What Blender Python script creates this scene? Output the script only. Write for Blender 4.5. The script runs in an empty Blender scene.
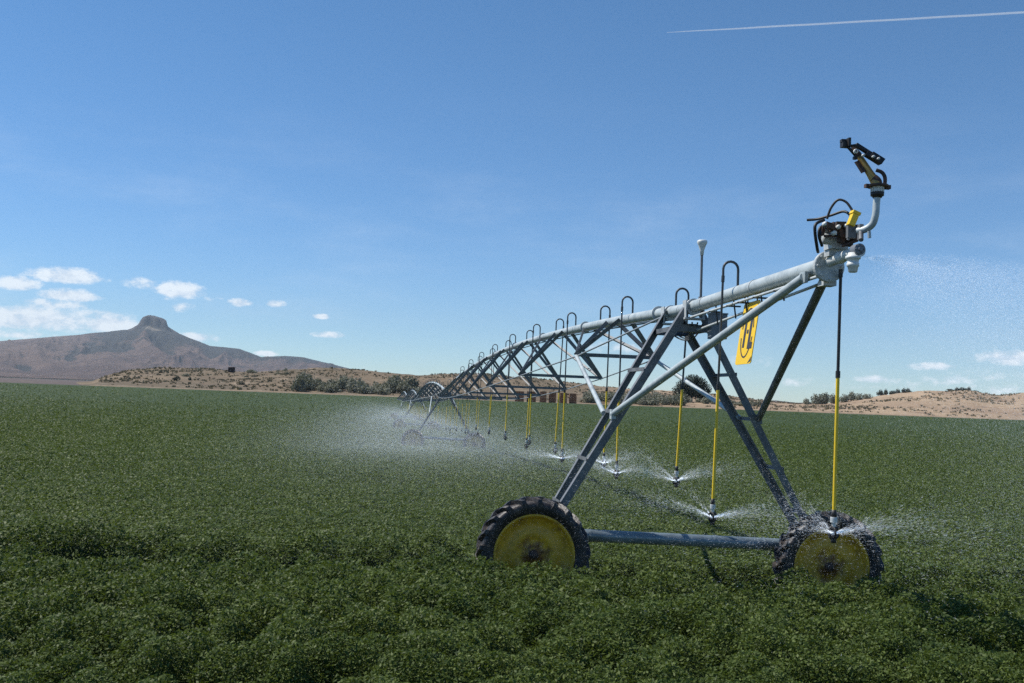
import bpy, math, random
import numpy as np
from mathutils import Vector, Matrix

scene = bpy.context.scene
COL = scene.collection
rad = math.radians
random.seed(7)
RNG = np.random.default_rng(11)

# ------------------------------------------------------------------ camera
FPX, CX, CY = 1000.0, 512.0, 341.5
CAM_Z = 2.67
PITCH, ROLL = rad(3.12), rad(2.12)
_f = Vector((0, math.cos(PITCH), math.sin(PITCH)))
_r0 = Vector((1, 0, 0)); _u0 = Vector((0, -math.sin(PITCH), math.cos(PITCH)))
_r = _r0 * math.cos(ROLL) + _u0 * math.sin(ROLL)
_u = -_r0 * math.sin(ROLL) + _u0 * math.cos(ROLL)
cam = bpy.data.cameras.new("camera")
cam_o = bpy.data.objects.new("camera", cam)
COL.objects.link(cam_o)
cam_o.matrix_world = Matrix(((_r.x, _u.x, -_f.x, 0), (_r.y, _u.y, -_f.y, 0), (_r.z, _u.z, -_f.z, CAM_Z), (0, 0, 0, 1)))
cam.sensor_width = 36.0
cam.lens = FPX / 1024 * 36
cam.clip_start = 0.1
cam.clip_end = 90000
scene.camera = cam_o


def at(px, py, y):
    """world point at distance y in front of the camera position that the photograph shows at pixel px, py"""
    d = _f + _r * ((px - CX) / FPX) - _u * ((py - CY) / FPX)
    d = d * (y / d.y)
    return Vector((d.x, d.y, d.z + CAM_Z))


# ------------------------------------------------------------------ light
U = Vector((-math.sin(rad(7.2)), math.cos(rad(7.2)), 0))     # along the pipeline, away from the camera
V = Vector((math.cos(rad(7.2)), math.sin(rad(7.2)), 0))      # along the tower's base beam, to the right
SUN_EL = rad(54)
_h = (-V * math.cos(rad(25)) + U * math.sin(rad(25))).normalized()
SUN_DIR = (_h * math.cos(SUN_EL) + Vector((0, 0, math.sin(SUN_EL)))).normalized()
sun = bpy.data.lights.new("sun", 'SUN')
sun.energy = 5.0
sun.angle = rad(0.53)
sun.color = (1.0, 0.95, 0.87)
sun_o = bpy.data.objects.new("sun", sun)
COL.objects.link(sun_o)
sun_o.location = (-30, 10, 60)
sun_o.rotation_euler = (-SUN_DIR).to_track_quat('-Z', 'Y').to_euler()

scene.view_settings.view_transform = 'Standard'
scene.view_settings.look = 'None'
scene.view_settings.exposure = 0.20
scene.view_settings.gamma = 1.0
scene.cycles.use_denoising = False
scene.cycles.use_adaptive_sampling = False
scene.cycles.max_bounces = 6
scene.cycles.transparent_max_bounces = 16
scene.cycles.volume_bounces = 0
scene.cycles.sample_clamp_indirect = 4


# ------------------------------------------------------------------ node helper
class NT:
    def __init__(s, tree):
        s.t = tree; s.n = tree.nodes; s.l = tree.links
        s.n.clear()

    def new(s, kind, **kw):
        nd = s.n.new(kind)
        ins = kw.pop('ins', {})
        for k, v in kw.items():
            setattr(nd, k, v)
        for k, v in ins.items():
            s.put(nd.inputs[k], v)
        return nd

    def put(s, sock, v):
        if isinstance(v, bpy.types.NodeSocket):
            s.l.new(v, sock)
        else:
            sock.default_value = v

    def math(s, op, a, b=None, c=None, clamp=False):
        nd = s.n.new('ShaderNodeMath'); nd.operation = op; nd.use_clamp = clamp
        for i, v in enumerate((a, b, c)):
            if v is not None:
                s.put(nd.inputs[i], v)
        return nd.outputs[0]

    def mix(s, fac, a, b):
        nd = s.n.new('ShaderNodeMix'); nd.data_type = 'RGBA'
        s.put(nd.inputs[0], fac); s.put(nd.inputs[6], a); s.put(nd.inputs[7], b)
        return nd.outputs[2]

    def noise(s, scale, detail=4, rough=0.55, vec=None, **kw):
        nd = s.new('ShaderNodeTexNoise', ins={'Scale': scale, 'Detail': detail, 'Roughness': rough}, **kw)
        if vec is not None:
            s.l.new(vec, nd.inputs['Vector'])
        return nd.outputs['Fac']

    def step(s, v, lo, hi):
        nd = s.n.new('ShaderNodeMapRange'); nd.interpolation_type = 'SMOOTHSTEP'
        s.put(nd.inputs[0], v); s.put(nd.inputs[1], lo); s.put(nd.inputs[2], hi)
        return nd.outputs[0]


def c4(c):
    return (c[0], c[1], c[2], 1.0)


# ------------------------------------------------------------------ sky with clouds
world = bpy.data.worlds.new("World")
scene.world = world
world.use_nodes = True
w = NT(world.node_tree)
sky = w.new('ShaderNodeTexSky', sky_type='NISHITA', sun_disc=False)
sky.sun_elevation = SUN_EL
sky.sun_rotation = math.atan2(SUN_DIR.x, SUN_DIR.y)
sky.altitude = 1400
sky.air_density = 1.0
sky.dust_density = 0.0
sky.ozone_density = 3.5
tc = w.new('ShaderNodeTexCoord')
sep = w.new('ShaderNodeSeparateXYZ', ins={'Vector': tc.outputs['Generated']})
azn = w.math('ARCTAN2', sep.outputs[0], sep.outputs[1])
eln = w.math('ARCSINE', sep.outputs[2])
comb = w.new('ShaderNodeCombineXYZ', ins={0: azn, 1: w.math('MULTIPLY', eln, 1.7), 2: 0.37})
n1 = w.noise(75, 9, 0.66, comb.outputs[0])
n2 = w.noise(16, 4, 0.55, comb.outputs[0])
# clouds: where each stands in the sky (centre px, centre py, half width, half height, strength)
CLOUDS = [(18, 284, 26, 10, 1.0), (68, 277, 44, 11, 1.05), (70, 296, 34, 9, 1.0), (26, 320, 92, 17, 0.98), (60, 306, 40, 10, 0.8), (110, 326, 40, 12, 0.95), (8, 334, 50, 8, 0.8),
          (140, 284, 24, 9, 0.85), (180, 291, 30, 12, 1.0), (182, 309, 20, 8, 0.75), (196, 338, 28, 7, 1.0), (240, 303, 16, 6, 0.95), (275, 304, 14, 6, 0.95),
          (266, 354, 15, 4, 0.95), (322, 317, 13, 4, 0.95), (328, 335, 22, 5, 0.9), (1010, 358, 34, 11, 0.95), (930, 367, 26, 6, 0.82), (874, 380, 24, 6, 0.92),
          (946, 381, 40, 7, 0.72), (1000, 391, 60, 8, 0.7), (820, 384, 60, 9, 0.62), (740, 362, 50, 14, 0.55), (620, 348, 60, 12, 0.55), (-60, 300, 60, 22, 0.9),
          (1090, 350, 40, 12, 0.9), (905, 385, 70, 9, 0.6), (985, 376, 50, 8, 0.6), (700, 388, 70, 8, 0.5), (96, 316, 50, 9, 0.8), (214, 300, 22, 6, 0.6), (158, 298, 26, 6, 0.6), (350, 368, 50, 5, 0.5)]
mask = None
for (px, py, hw, hh, st) in CLOUDS:
    p = at(px, py, 1000) - Vector((0, 0, CAM_Z)); p.normalize()
    a0, e0 = math.atan2(p.x, p.y), math.asin(p.z)
    dx = w.math('MULTIPLY', w.math('SUBTRACT', azn, a0), FPX / hw)
    dy0 = w.math('MULTIPLY', w.math('SUBTRACT', eln, e0 + math.tan(ROLL) * 0), FPX / hh)
    # the underside is flatter than the top
    dy = w.math('MAXIMUM', dy0, w.math('MULTIPLY', dy0, -1.35))
    q = w.math('ADD', w.math('MULTIPLY', dx, dx), w.math('MULTIPLY', dy, dy))
    g = w.math('MULTIPLY', w.math('SUBTRACT', 1.0, q), st, clamp=True)
    g = w.math('MULTIPLY', w.math('POWER', g, 0.85), st)
    mask = g if mask is None else w.math('MAXIMUM', mask, g)
dens = w.math('ADD', mask, w.math('ADD', w.math('MULTIPLY', w.math('SUBTRACT', n1, 0.5), 1.7), w.math('MULTIPLY', w.math('SUBTRACT', n2, 0.5), 0.9)))
dens = w.math('MULTIPLY', w.step(dens, 0.20, 0.92), w.step(mask, 0.02, 0.35))
# thin high veils
comb2 = w.new('ShaderNodeCombineXYZ', ins={0: w.math('MULTIPLY', azn, 2.2), 1: w.math('MULTIPLY', eln, 9.0), 2: 4.0})
veil = w.math('MULTIPLY', w.step(w.noise(2.2, 6, 0.6, comb2.outputs[0]), 0.44, 0.78), 0.11)
veil = w.math('MULTIPLY', veil, w.math('SUBTRACT', 1.0, w.step(eln, 0.15, 0.32)))
cover = w.math('MAXIMUM', w.math('MULTIPLY', dens, 0.93), veil)
ccol = w.mix(w.step(n1, 0.35, 0.62), (6.0, 6.9, 8.0, 1), (8.2, 8.8, 9.3, 1))
hs = w.new('ShaderNodeHueSaturation', ins={'Saturation': 1.18, 'Color': sky.outputs[0]})
tint = w.mix(w.step(eln, -0.02, 0.42), (0.74, 0.875, 1.0, 1), (0.95, 1.015, 1.0, 1))
mulc = w.new('ShaderNodeMix', data_type='RGBA', blend_type='MULTIPLY', ins={0: 1.0})
w.l.new(hs.outputs[0], mulc.inputs[6]); w.l.new(tint, mulc.inputs[7])
skycol = w.mix(cover, mulc.outputs[2], ccol)
bg = w.new('ShaderNodeBackground', ins={'Color': skycol, 'Strength': 0.108})
w.l.new(bg.outputs[0], w.new('ShaderNodeOutputWorld').inputs[0])


# ------------------------------------------------------------------ materials
def material(name, build):
    m = bpy.data.materials.new(name)
    m.use_nodes = True
    nt = NT(m.node_tree)
    out = nt.new('ShaderNodeOutputMaterial')
    build(nt, out)
    return m


def principled(nt, out, **ins):
    p = nt.new('ShaderNodeBsdfPrincipled')
    for k, v in ins.items():
        nt.put(p.inputs[k.replace('_', ' ')], v)
    nt.l.new(p.outputs[0], out.inputs[0])
    return p


def worn(name, base, dirt, amount=0.5, scale=6.0, rough=0.5, metal=0.0, bump=0.0, streak=False):
    def b(nt, out):
        t = nt.new('ShaderNodeTexCoord')
        n = nt.noise(scale, 6, 0.62, t.outputs['Object'])
        n_ = nt.noise(scale * 7, 4, 0.6, t.outputs['Object'])
        f = nt.math('MULTIPLY', nt.step(nt.math('ADD', nt.math('MULTIPLY', n, 0.7), nt.math('MULTIPLY', n_, 0.3)), 0.42, 0.68), amount)
        col = nt.mix(f, c4(base), c4(dirt))
        p = principled(nt, out, Base_Color=col, Metallic=metal, Roughness=nt.math('ADD', rough - 0.1, nt.math('MULTIPLY', n_, 0.25)))
        if bump:
            bp = nt.new('ShaderNodeBump', ins={'Strength': bump, 'Distance': 0.01, 'Height': n_})
            nt.l.new(bp.outputs[0], p.inputs['Normal'])
    return material(name, b)


M = {}
M['pipe'] = worn('galvanised_pipe', (0.47, 0.52, 0.525), (0.26, 0.31, 0.33), 0.9, 4.5, 0.45, 0.15, 0.12)
M['steel'] = worn('galvanised_steel', (0.165, 0.175, 0.185), (0.070, 0.077, 0.088), 0.95, 6.0, 0.55, 0.1, 0.15)
M['beam'] = worn('wet_galvanised_beam', (0.20, 0.25, 0.28), (0.11, 0.14, 0.16), 0.9, 4.0, 0.32, 0.25)
M['cast'] = worn('cast_grey_fitting', (0.52, 0.55, 0.55), (0.33, 0.35, 0.35), 0.8, 14.0, 0.5, 0.1)
M['pale'] = worn('pale_plastic', (0.68, 0.70, 0.68), (0.45, 0.47, 0.45), 0.5, 20.0, 0.4)
M['black'] = worn('black_rubber', (0.012, 0.012, 0.014), (0.05, 0.045, 0.04), 0.6, 18.0, 0.5)
M['hose'] = worn('dark_grey_hose', (0.045, 0.05, 0.055), (0.10, 0.11, 0.12), 0.7, 8.0, 0.42)
M['rustdark'] = worn('dark_rusty_iron', (0.05, 0.035, 0.03), (0.14, 0.06, 0.035), 0.9, 22.0, 0.65)
M['brass'] = worn('brass_and_tan_paint', (0.40, 0.27, 0.08), (0.25, 0.17, 0.08), 0.8, 20.0, 0.4, 0.3)
M['yellow'] = worn('yellow_plastic', (0.80, 0.55, 0.02), (0.60, 0.42, 0.05), 0.5, 9.0, 0.38)
M['signyellow'] = worn('yellow_sign_panel', (0.85, 0.55, 0.015), (0.75, 0.47, 0.03), 0.6, 7.0, 0.45)
M['ink'] = worn('dark_sign_paint', (0.035, 0.035, 0.05), (0.07, 0.07, 0.08), 0.5, 10.0, 0.5)
M['darkbox'] = worn('grey_control_box', (0.16, 0.18, 0.21), (0.11, 0.12, 0.14), 0.6, 7.0, 0.45)


def _tyre(nt, out):
    t = nt.new('ShaderNodeTexCoord')
    n = nt.noise(7, 7, 0.65, t.outputs['Object'])
    n_ = nt.noise(34, 5, 0.6, t.outputs['Object'])
    f = nt.step(nt.math('ADD', nt.math('MULTIPLY', n, 0.75), nt.math('MULTIPLY', n_, 0.25)), 0.46, 0.66)
    col = nt.mix(nt.math('MULTIPLY', f, 0.75), (0.014, 0.013, 0.015, 1), (0.115, 0.088, 0.07, 1))
    p = principled(nt, out, Base_Color=col, Roughness=nt.math('SUBTRACT', 0.62, nt.math('MULTIPLY', n_, 0.35)))
    bp = nt.new('ShaderNodeBump', ins={'Strength': 0.6, 'Distance': 0.012, 'Height': n_})
    nt.l.new(bp.outputs[0], p.inputs['Normal'])
M['tyre'] = material('muddy_tyre_rubber', _tyre)


def _rim(nt, out):
    t = nt.new('ShaderNodeTexCoord')
    ln = nt.new('ShaderNodeVectorMath', operation='LENGTH', ins={0: t.outputs['Object']})
    n = nt.noise(9, 7, 0.65, t.outputs['Object'])
    n_ = nt.noise(40, 4, 0.6, t.outputs['Object'])
    rust = nt.step(nt.math('ADD', nt.math('SUBTRACT', 0.27, ln.outputs['Value']), nt.math('MULTIPLY', nt.math('SUBTRACT', n, 0.5), 0.55)), 0.02, 0.22)
    chips = nt.step(n_, 0.64, 0.72)
    edge = nt.math('MULTIPLY', nt.step(ln.outputs['Value'], 0.36, 0.46), nt.step(n, 0.50, 0.66))
    fac = nt.math('MAXIMUM', nt.math('MULTIPLY', rust, 0.92), nt.math('MAXIMUM', nt.math('MULTIPLY', chips, 0.5), nt.math('MULTIPLY', edge, 0.6)))
    col = nt.mix(nt.step(n, 0.3, 0.7), (0.66, 0.38, 0.022, 1), (0.48, 0.28, 0.024, 1))
    col = nt.mix(fac, col, nt.mix(n_, (0.20, 0.075, 0.03, 1), (0.09, 0.038, 0.02, 1)))
    principled(nt, out, Base_Color=col, Roughness=0.5)
M['rim'] = material('rusty_yellow_rim', _rim)


def leafmat(name, c1, c2, c3, trans=0.35, rough=0.42, scale=0.4, spec=0.5, tint=1.3):
    def b(nt, out):
        g = nt.new('ShaderNodeNewGeometry')
        ri = g.outputs['Random Per Island']
        n = nt.noise(scale, 4, 0.55, g.outputs['Position'])
        col = nt.mix(ri, c4(c1), c4(c2))
        col = nt.mix(nt.math('MULTIPLY', nt.step(n, 0.42, 0.68), 0.6), col, c4(c3))
        p = nt.new('ShaderNodeBsdfPrincipled', ins={'Base Color': col, 'Roughness': rough, 'Specular IOR Level': spec})
        tcol = nt.mix(0.5, col, (c2[0] * 1.6, c2[1] * 1.7, c2[2] * 0.7, 1))
        tr = nt.new('ShaderNodeBsdfTranslucent', ins={'Color': tcol})
        mx = nt.new('ShaderNodeMixShader', ins={0: trans, 1: p.outputs[0], 2: tr.outputs[0]})
        nt.l.new(mx.outputs[0], out.inputs[0])
    return material(name, b)


M['crop'] = leafmat('alfalfa_leaf', (0.021, 0.044, 0.008), (0.128, 0.168, 0.042), (0.050, 0.082, 0.019), 0.22, 0.55, 0.55, 0.16)
M['sage'] = leafmat('sage_leaf', (0.16, 0.165, 0.13), (0.23, 0.23, 0.18), (0.13, 0.14, 0.105), 0.15, 0.7, 0.06)
M['willow'] = leafmat('willow_leaf', (0.135, 0.145, 0.105), (0.20, 0.20, 0.15), (0.11, 0.12, 0.085), 0.15, 0.7, 0.05)
M['darkleaf'] = leafmat('dark_tree_leaf', (0.018, 0.028, 0.016), (0.040, 0.052, 0.028), (0.022, 0.032, 0.02), 0.15, 0.6, 0.1)
M['dryscrub'] = leafmat('dry_scrub_leaf', (0.22, 0.175, 0.11), (0.18, 0.155, 0.10), (0.15, 0.135, 0.09), 0.1, 0.8, 0.02)
M['bark'] = worn('grey_bark', (0.09, 0.07, 0.055), (0.05, 0.04, 0.03), 0.7, 2.0, 0.85)
M['wood'] = worn('weathered_wood', (0.16, 0.13, 0.10), (0.08, 0.065, 0.05), 0.7, 2.0, 0.85)
M['hut'] = worn('dark_weathered_boards', (0.035, 0.026, 0.024), (0.06, 0.04, 0.035), 0.7, 1.0, 0.85)
M['bale'] = worn('weathered_hay', (0.16, 0.080, 0.045), (0.26, 0.15, 0.08), 0.8, 0.8, 0.9)
M['cable'] = worn('zinc_rod', (0.30, 0.33, 0.35), (0.20, 0.22, 0.24), 0.5, 3.0, 0.45, 0.3)


def _drop(nt, out):
    d = nt.new('ShaderNodeBsdfDiffuse', ins={'Color': (0.80, 0.83, 0.87, 1)})
    tr = nt.new('ShaderNodeBsdfTranslucent', ins={'Color': (0.80, 0.83, 0.87, 1)})
    mx = nt.new('ShaderNodeAddShader', ins={0: d.outputs[0], 1: tr.outputs[0]})
    tp = nt.new('ShaderNodeBsdfTransparent')
    m2 = nt.new('ShaderNodeMixShader', ins={0: 0.40, 1: tp.outputs[0], 2: mx.outputs[0]})
    nt.l.new(m2.outputs[0], out.inputs[0])
M['water'] = material('water_droplets', _drop)


def _contrail(nt, out):
    d = nt.new('ShaderNodeBsdfDiffuse', ins={'Color': (0.85, 0.87, 0.9, 1)})
    tp = nt.new('ShaderNodeBsdfTransparent')
    tl = nt.new('ShaderNodeBsdfTranslucent', ins={'Color': (0.9, 0.95, 1.0, 1)})
    dm = nt.new('ShaderNodeMixShader', ins={0: 0.5, 1: d.outputs[0], 2: tl.outputs[0]})
    m2 = nt.new('ShaderNodeMixShader', ins={0: 0.30, 1: tp.outputs[0], 2: dm.outputs[0]})
    nt.l.new(m2.outputs[0], out.inputs[0])
M['contrail'] = material('ice_trail', _contrail)


# ------------------------------------------------------------------ mesh helpers
def link(o, parent=None, world_loc=None):
    COL.objects.link(o)
    if parent is not None:
        o.parent = parent
    return o


def raw_mesh(name, verts, faces, mat=None, smooth=False):
    """fast mesh from an (n,3) array and an (m,k) array of vertex indices"""
    me = bpy.data.meshes.new(name)
    verts = np.asarray(verts, np.float32); faces = np.asarray(faces, np.int32)
    k = faces.shape[1]
    me.vertices.add(len(verts)); me.vertices.foreach_set('co', verts.ravel())
    me.loops.add(faces.size); me.loops.foreach_set('vertex_index', faces.ravel())
    me.polygons.add(len(faces)); me.polygons.foreach_set('loop_start', np.arange(0, faces.size, k, dtype=np.int32))
    me.polygons.foreach_set('loop_total', np.full(len(faces), k, np.int32))
    if smooth:
        me.polygons.foreach_set('use_smooth', np.ones(len(faces), bool))
    me.update(calc_edges=True)
    if mat:
        me.materials.append(mat)
    return me


def wloc(o):
    p = Vector((0, 0, 0))
    while o is not None:
        p += o.location
        o = o.parent
    return p


class MB:
    """collects shapes in world coordinates into one mesh"""
    def __init__(s):
        s.v = []; s.f = []; s.sm = []

    def add(s, vs, fs, smooth=False):
        b = len(s.v)
        s.v += [Vector(v) for v in vs]
        s.f += [[i + b for i in f] for f in fs]
        s.sm += [smooth] * len(fs)
        return s

    def ring_tube(s, pts, rr, n=10, cap=True, smooth=True):
        pts = [Vector(p) for p in pts]
        if not isinstance(rr, (list, tuple)):
            rr = [rr] * len(pts)
        vs, fs = [], []
        t0 = (pts[1] - pts[0]).normalized()
        up = Vector((0, 0, 1)) if abs(t0.z) < 0.9 else Vector((1, 0, 0))
        nx = t0.cross(up).normalized()
        for i, p in enumerate(pts):
            if i == 0: t = pts[1] - pts[0]
            elif i == len(pts) - 1: t = pts[-1] - pts[-2]
            else: t = (pts[i + 1] - p).normalized() + (p - pts[i - 1]).normalized()
            t.normalize()
            nx = (nx - t * nx.dot(t)).normalized()
            ny = t.cross(nx)
            for k in range(n):
                a = 2 * math.pi * k / n
                vs.append(p + (nx * math.cos(a) + ny * math.sin(a)) * rr[i])
        for i in range(len(pts) - 1):
            for k in range(n):
                k2 = (k + 1) % n
                fs.append((i * n + k, i * n + k2, (i + 1) * n + k2, (i + 1) * n + k))
        s.add(vs, fs, smooth)
        if cap:
            m = len(pts) - 1
            s.add([vs[k] for k in range(n)], [tuple(range(n))[::-1]])
            s.add([vs[m * n + k] for k in range(n)], [tuple(range(n))])
        return s

    def tube(s, a, b, r, n=10, r2=None, cap=True):
        return s.ring_tube([a, b], [r, r if r2 is None else r2], n, cap)

    def box(s, c, x, y, z):
        """box about centre c with half-vectors x, y, z"""
        c, x, y, z = Vector(c), Vector(x), Vector(y), Vector(z)
        vs = [c + x * i + y * j + z * k for i in (-1, 1) for j in (-1, 1) for k in (-1, 1)]
        fs = [(0, 1, 3, 2), (4, 6, 7, 5), (0, 4, 5, 1), (2, 3, 7, 6), (0, 2, 6, 4), (1, 5, 7, 3)]
        return s.add(vs, fs)

    def angle(s, a, b, w_, t, d1, d2):
        """angle iron from a to b with flanges along d1 and d2"""
        a, b = Vector(a), Vector(b)
        ax = (b - a).normalized()
        d1 = Vector(d1); d1 = (d1 - ax * d1.dot(ax)).normalized()
        d2 = Vector(d2); d2 = (d2 - ax * d2.dot(ax)); d2 = (d2 - d1 * d2.dot(d1)).normalized()
        prof = [(0, 0), (w_, 0), (w_, t), (t, t), (t, w_), (0, w_)]
        vs = [p + d1 * x + d2 * y for p in (a, b) for x, y in prof]
        fs = [(i, (i + 1) % 6, 6 + (i + 1) % 6, 6 + i) for i in range(6)]
        fs += [(3, 2, 1, 0), (5, 4, 3, 0), (6, 7, 8, 9), (6, 9, 10, 11)]
        return s.add(vs, fs)

    def lathe(s, c, ax, prof, n=32, smooth=True):
        """prof: (radius, offset along ax)"""
        c, ax = Vector(c), Vector(ax).normalized()
        up = Vector((0, 0, 1)) if abs(ax.z) < 0.9 else Vector((0, 1, 0))
        e1 = ax.cross(up).normalized(); e2 = ax.cross(e1)
        vs, fs = [], []
        for r, d in prof:
            for k in range(n):
                a = 2 * math.pi * k / n
                vs.append(c + ax * d + (e1 * math.cos(a) + e2 * math.sin(a)) * r)
        for i in range(len(prof) - 1):
            for k in range(n):
                k2 = (k + 1) % n
                fs.append((i * n + k, (i + 1) * n + k, (i + 1) * n + k2, i * n + k2))
        return s.add(vs, fs, smooth)

    def build(s, name, mat, parent=None, origin=None):
        base = wloc(parent) if parent is not None else Vector((0, 0, 0))
        off = Vector(origin) if origin is not None else (base if parent is not None else Vector((0, 0, 0)))
        me = bpy.data.meshes.new(name)
        me.from_pydata([tuple(v - off) for v in s.v], [], s.f)
        me.polygons.foreach_set('use_smooth', s.sm)
        me.update()
        me.materials.append(mat)
        o = bpy.data.objects.new(name, me)
        o.location = off - base
        return link(o, parent)


def tag(o, label=None, cat=None, group=None, kind=None):
    if label: o['label'] = label
    if cat: o['category'] = cat
    if group: o['group'] = group
    if kind: o['kind'] = kind
    return o


def thing(name, loc, label, cat, group=None):
    o = bpy.data.objects.new(name, None)
    o.location = loc
    o.empty_display_size = 0.3
    COL.objects.link(o)
    return tag(o, label, cat, group)


def copy_tree(o, parent=None):
    c = o.copy()
    COL.objects.link(c)
    if parent is not None:
        c.parent = parent
    for ch in list(o.children):
        copy_tree(ch, c)
    return c


# ------------------------------------------------------------------ noise for land forms
def _hash(ix, iy, seed):
    h = (ix.astype(np.int64) * 374761393 + iy.astype(np.int64) * 668265263 + seed * 974634777) & 0x7fffffff
    h = ((h ^ (h >> 13)) * 1274126177) & 0x7fffffff
    return ((h ^ (h >> 16)) & 0xffff) / 65535.0


def vnoise(x, y, seed=0):
    x = np.asarray(x, float); y = np.asarray(y, float)
    ix, iy = np.floor(x), np.floor(y)
    fx, fy = x - ix, y - iy
    fx = fx * fx * (3 - 2 * fx); fy = fy * fy * (3 - 2 * fy)
    a = _hash(ix, iy, seed); b = _hash(ix + 1, iy, seed); c = _hash(ix, iy + 1, seed); d = _hash(ix + 1, iy + 1, seed)
    return (a * (1 - fx) + b * fx) * (1 - fy) + (c * (1 - fx) + d * fx) * fy


def fbm(x, y, octv=5, seed=0, gain=0.5):
    s, amp, tot = 0, 1.0, 0
    for i in range(octv):
        s = s + amp * vnoise(x * 2 ** i, y * 2 ** i, seed + i * 17); tot += amp; amp *= gain
    return s / tot


def ridged(x, y, octv=4, seed=0):
    s, amp, tot = 0, 1.0, 0
    for i in range(octv):
        s = s + amp * (1 - np.abs(2 * vnoise(x * 2 ** i, y * 2 ** i, seed + i * 13) - 1)); tot += amp; amp *= 0.5
    return s / tot


FIELD_END = 400.0
_PY = [-200, 0, 14, 30, 62, 111, 160, 230, 320, 400, 470, 700, 20000]
_PZ = [0, 0, 0, -0.28, -1.07, -1.80, -2.20, -1.9, -0.8, 0.12, 0.6, 1.0, 1.0]
_tt = np.linspace(-200, 800, 4001)
_zz = np.interp(_tt, _PY, _PZ)
_k = np.ones(61) / 61
_zz = np.convolve(np.pad(_zz, 30, 'edge'), _k, 'valid')


def gz(x, y):
    """ground height"""
    return np.interp(y, _tt, _zz)


T = Vector((2.20, 13.0, 0.0))
TRACK_R = 400.0
PIVOT = T + U * TRACK_R


def track_depth(x, y):
    """0..1 wheel rut worn round the pivot through every tower's wheels"""
    r = np.hypot(np.asarray(x) - PIVOT.x, np.asarray(y) - PIVOT.y)
    d = 0
    for rt in (TRACK_R + 0.45, TRACK_R - 49.5 + 0.45, TRACK_R - 99 + 0.45):
        wob = 0.10 * (vnoise(np.asarray(x) * 0.7, np.asarray(y) * 0.1, 3) - 0.5)
        d = np.maximum(d, np.clip(2.2 - np.abs(r - rt + 0.36 + wob) / 0.42, 0, 1))
    vv = (np.asarray(x) - T.x) * V.x + (np.asarray(y) - T.y) * V.y
    return d * (1 - 0.55 * np.clip((-2.5 - vv) / 0.8, 0, 1))


def canopy(x, y):
    """height of the crop's top above the ground"""
    x = np.asarray(x, float); y = np.asarray(y, float)
    r = np.hypot(x - PIVOT.x, y - PIVOT.y)
    vv = (x - T.x) * V.x + (y - T.y) * V.y
    near = np.clip((r - TRACK_R + 0.4 + 1.2 * np.clip((-2.4 - vv) / 0.6, 0, 1) + 0.5 * (vnoise(x * 0.8, y * 0.3, 8) - 0.5)) / 0.45, 0, 1) * np.clip((26 - y) / 6, 0, 1)
    far_h = 0.50 + 0.14 * (fbm(x * 0.3, y * 0.3, 3, 5) - 0.5) + 0.10 * (fbm(x * 1.9, y * 1.9, 3, 9) - 0.5) + 0.08 * (vnoise(x * 6, y * 6, 21) - 0.5)
    near_h = 0.66 + 0.10 * np.clip((-2.2 - vv) / 0.8, 0, 1) + 0.22 * (fbm(x * 0.35, y * 0.35, 3, 5) - 0.5) + 0.22 * (fbm(x * 1.7, y * 1.7, 3, 9) - 0.5) + 0.30 * (vnoise(x * 4.2, y * 4.2, 21) - 0.5)
    h = far_h * (1 - near) + near_h * near
    return h * (1 - 0.80 * track_depth(x, y))


def sheet(name, ys, tmax, hfun, mat, nx=200, x0=40.0, kind='structure', slope=0.62):
    t = np.linspace(-tmax, tmax, nx)
    Y, Tt = np.meshgrid(ys, t, indexing='ij')
    X = Tt * (np.maximum(Y, 0) * slope + x0)
    Z = hfun(X, Y)
    ny = len(ys)
    i, j = np.meshgrid(np.arange(ny - 1), np.arange(nx - 1), indexing='ij')
    a = (i * nx + j).ravel()
    F = np.stack([a, a + 1, a + nx + 1, a + nx], 1)
    me = raw_mesh(name, np.stack([X.ravel(), Y.ravel(), Z.ravel()], 1), F, mat, True)
    o = link(bpy.data.objects.new(name, me))
    if kind: o['kind'] = kind
    return o


def _groundmat(nt, out):
    g = nt.new('ShaderNodeNewGeometry')
    pos = g.outputs['Position']
    sp = nt.new('ShaderNodeSeparateXYZ', ins={'Vector': pos})
    n = nt.noise(0.02, 8, 0.65, pos)
    n_ = nt.noise(0.35, 6, 0.65, pos)
    dirt = nt.mix(nt.step(n, 0.38, 0.62), (0.33, 0.235, 0.155, 1), (0.235, 0.17, 0.105, 1))
    dirt = nt.mix(nt.math('MULTIPLY', nt.step(n_, 0.5, 0.62), 0.55), dirt, (0.12, 0.11, 0.06, 1))
    soil = nt.mix(n_, (0.045, 0.032, 0.022, 1), (0.028, 0.02, 0.014, 1))
    far = nt.mix(n, (0.070, 0.048, 0.042, 1), (0.095, 0.068, 0.055, 1))
    dirt = nt.mix(nt.step(nt.math('ADD', sp.outputs[1], nt.math('MULTIPLY', nt.math('MAXIMUM', nt.math('SUBTRACT', -165.0, sp.outputs[0]), 0.0), 20.0)), 600, 900), dirt, far)
    col = nt.mix(nt.step(sp.outputs[1], FIELD_END - 2, FIELD_END + 2), soil, dirt)
    principled(nt, out, Base_Color=col, Roughness=0.92)
M['ground'] = material('field_soil_and_dry_ground', _groundmat)

ys = np.concatenate([np.linspace(-60, 60, 61), np.linspace(64, 800, 185), np.geomspace(830, 24000, 40)])
sheet('ground', ys, 1.4, lambda x, y: gz(x, y) - 0.10 * track_depth(x, y), M['ground'], 160, 40.0, slope=0.75)


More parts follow.
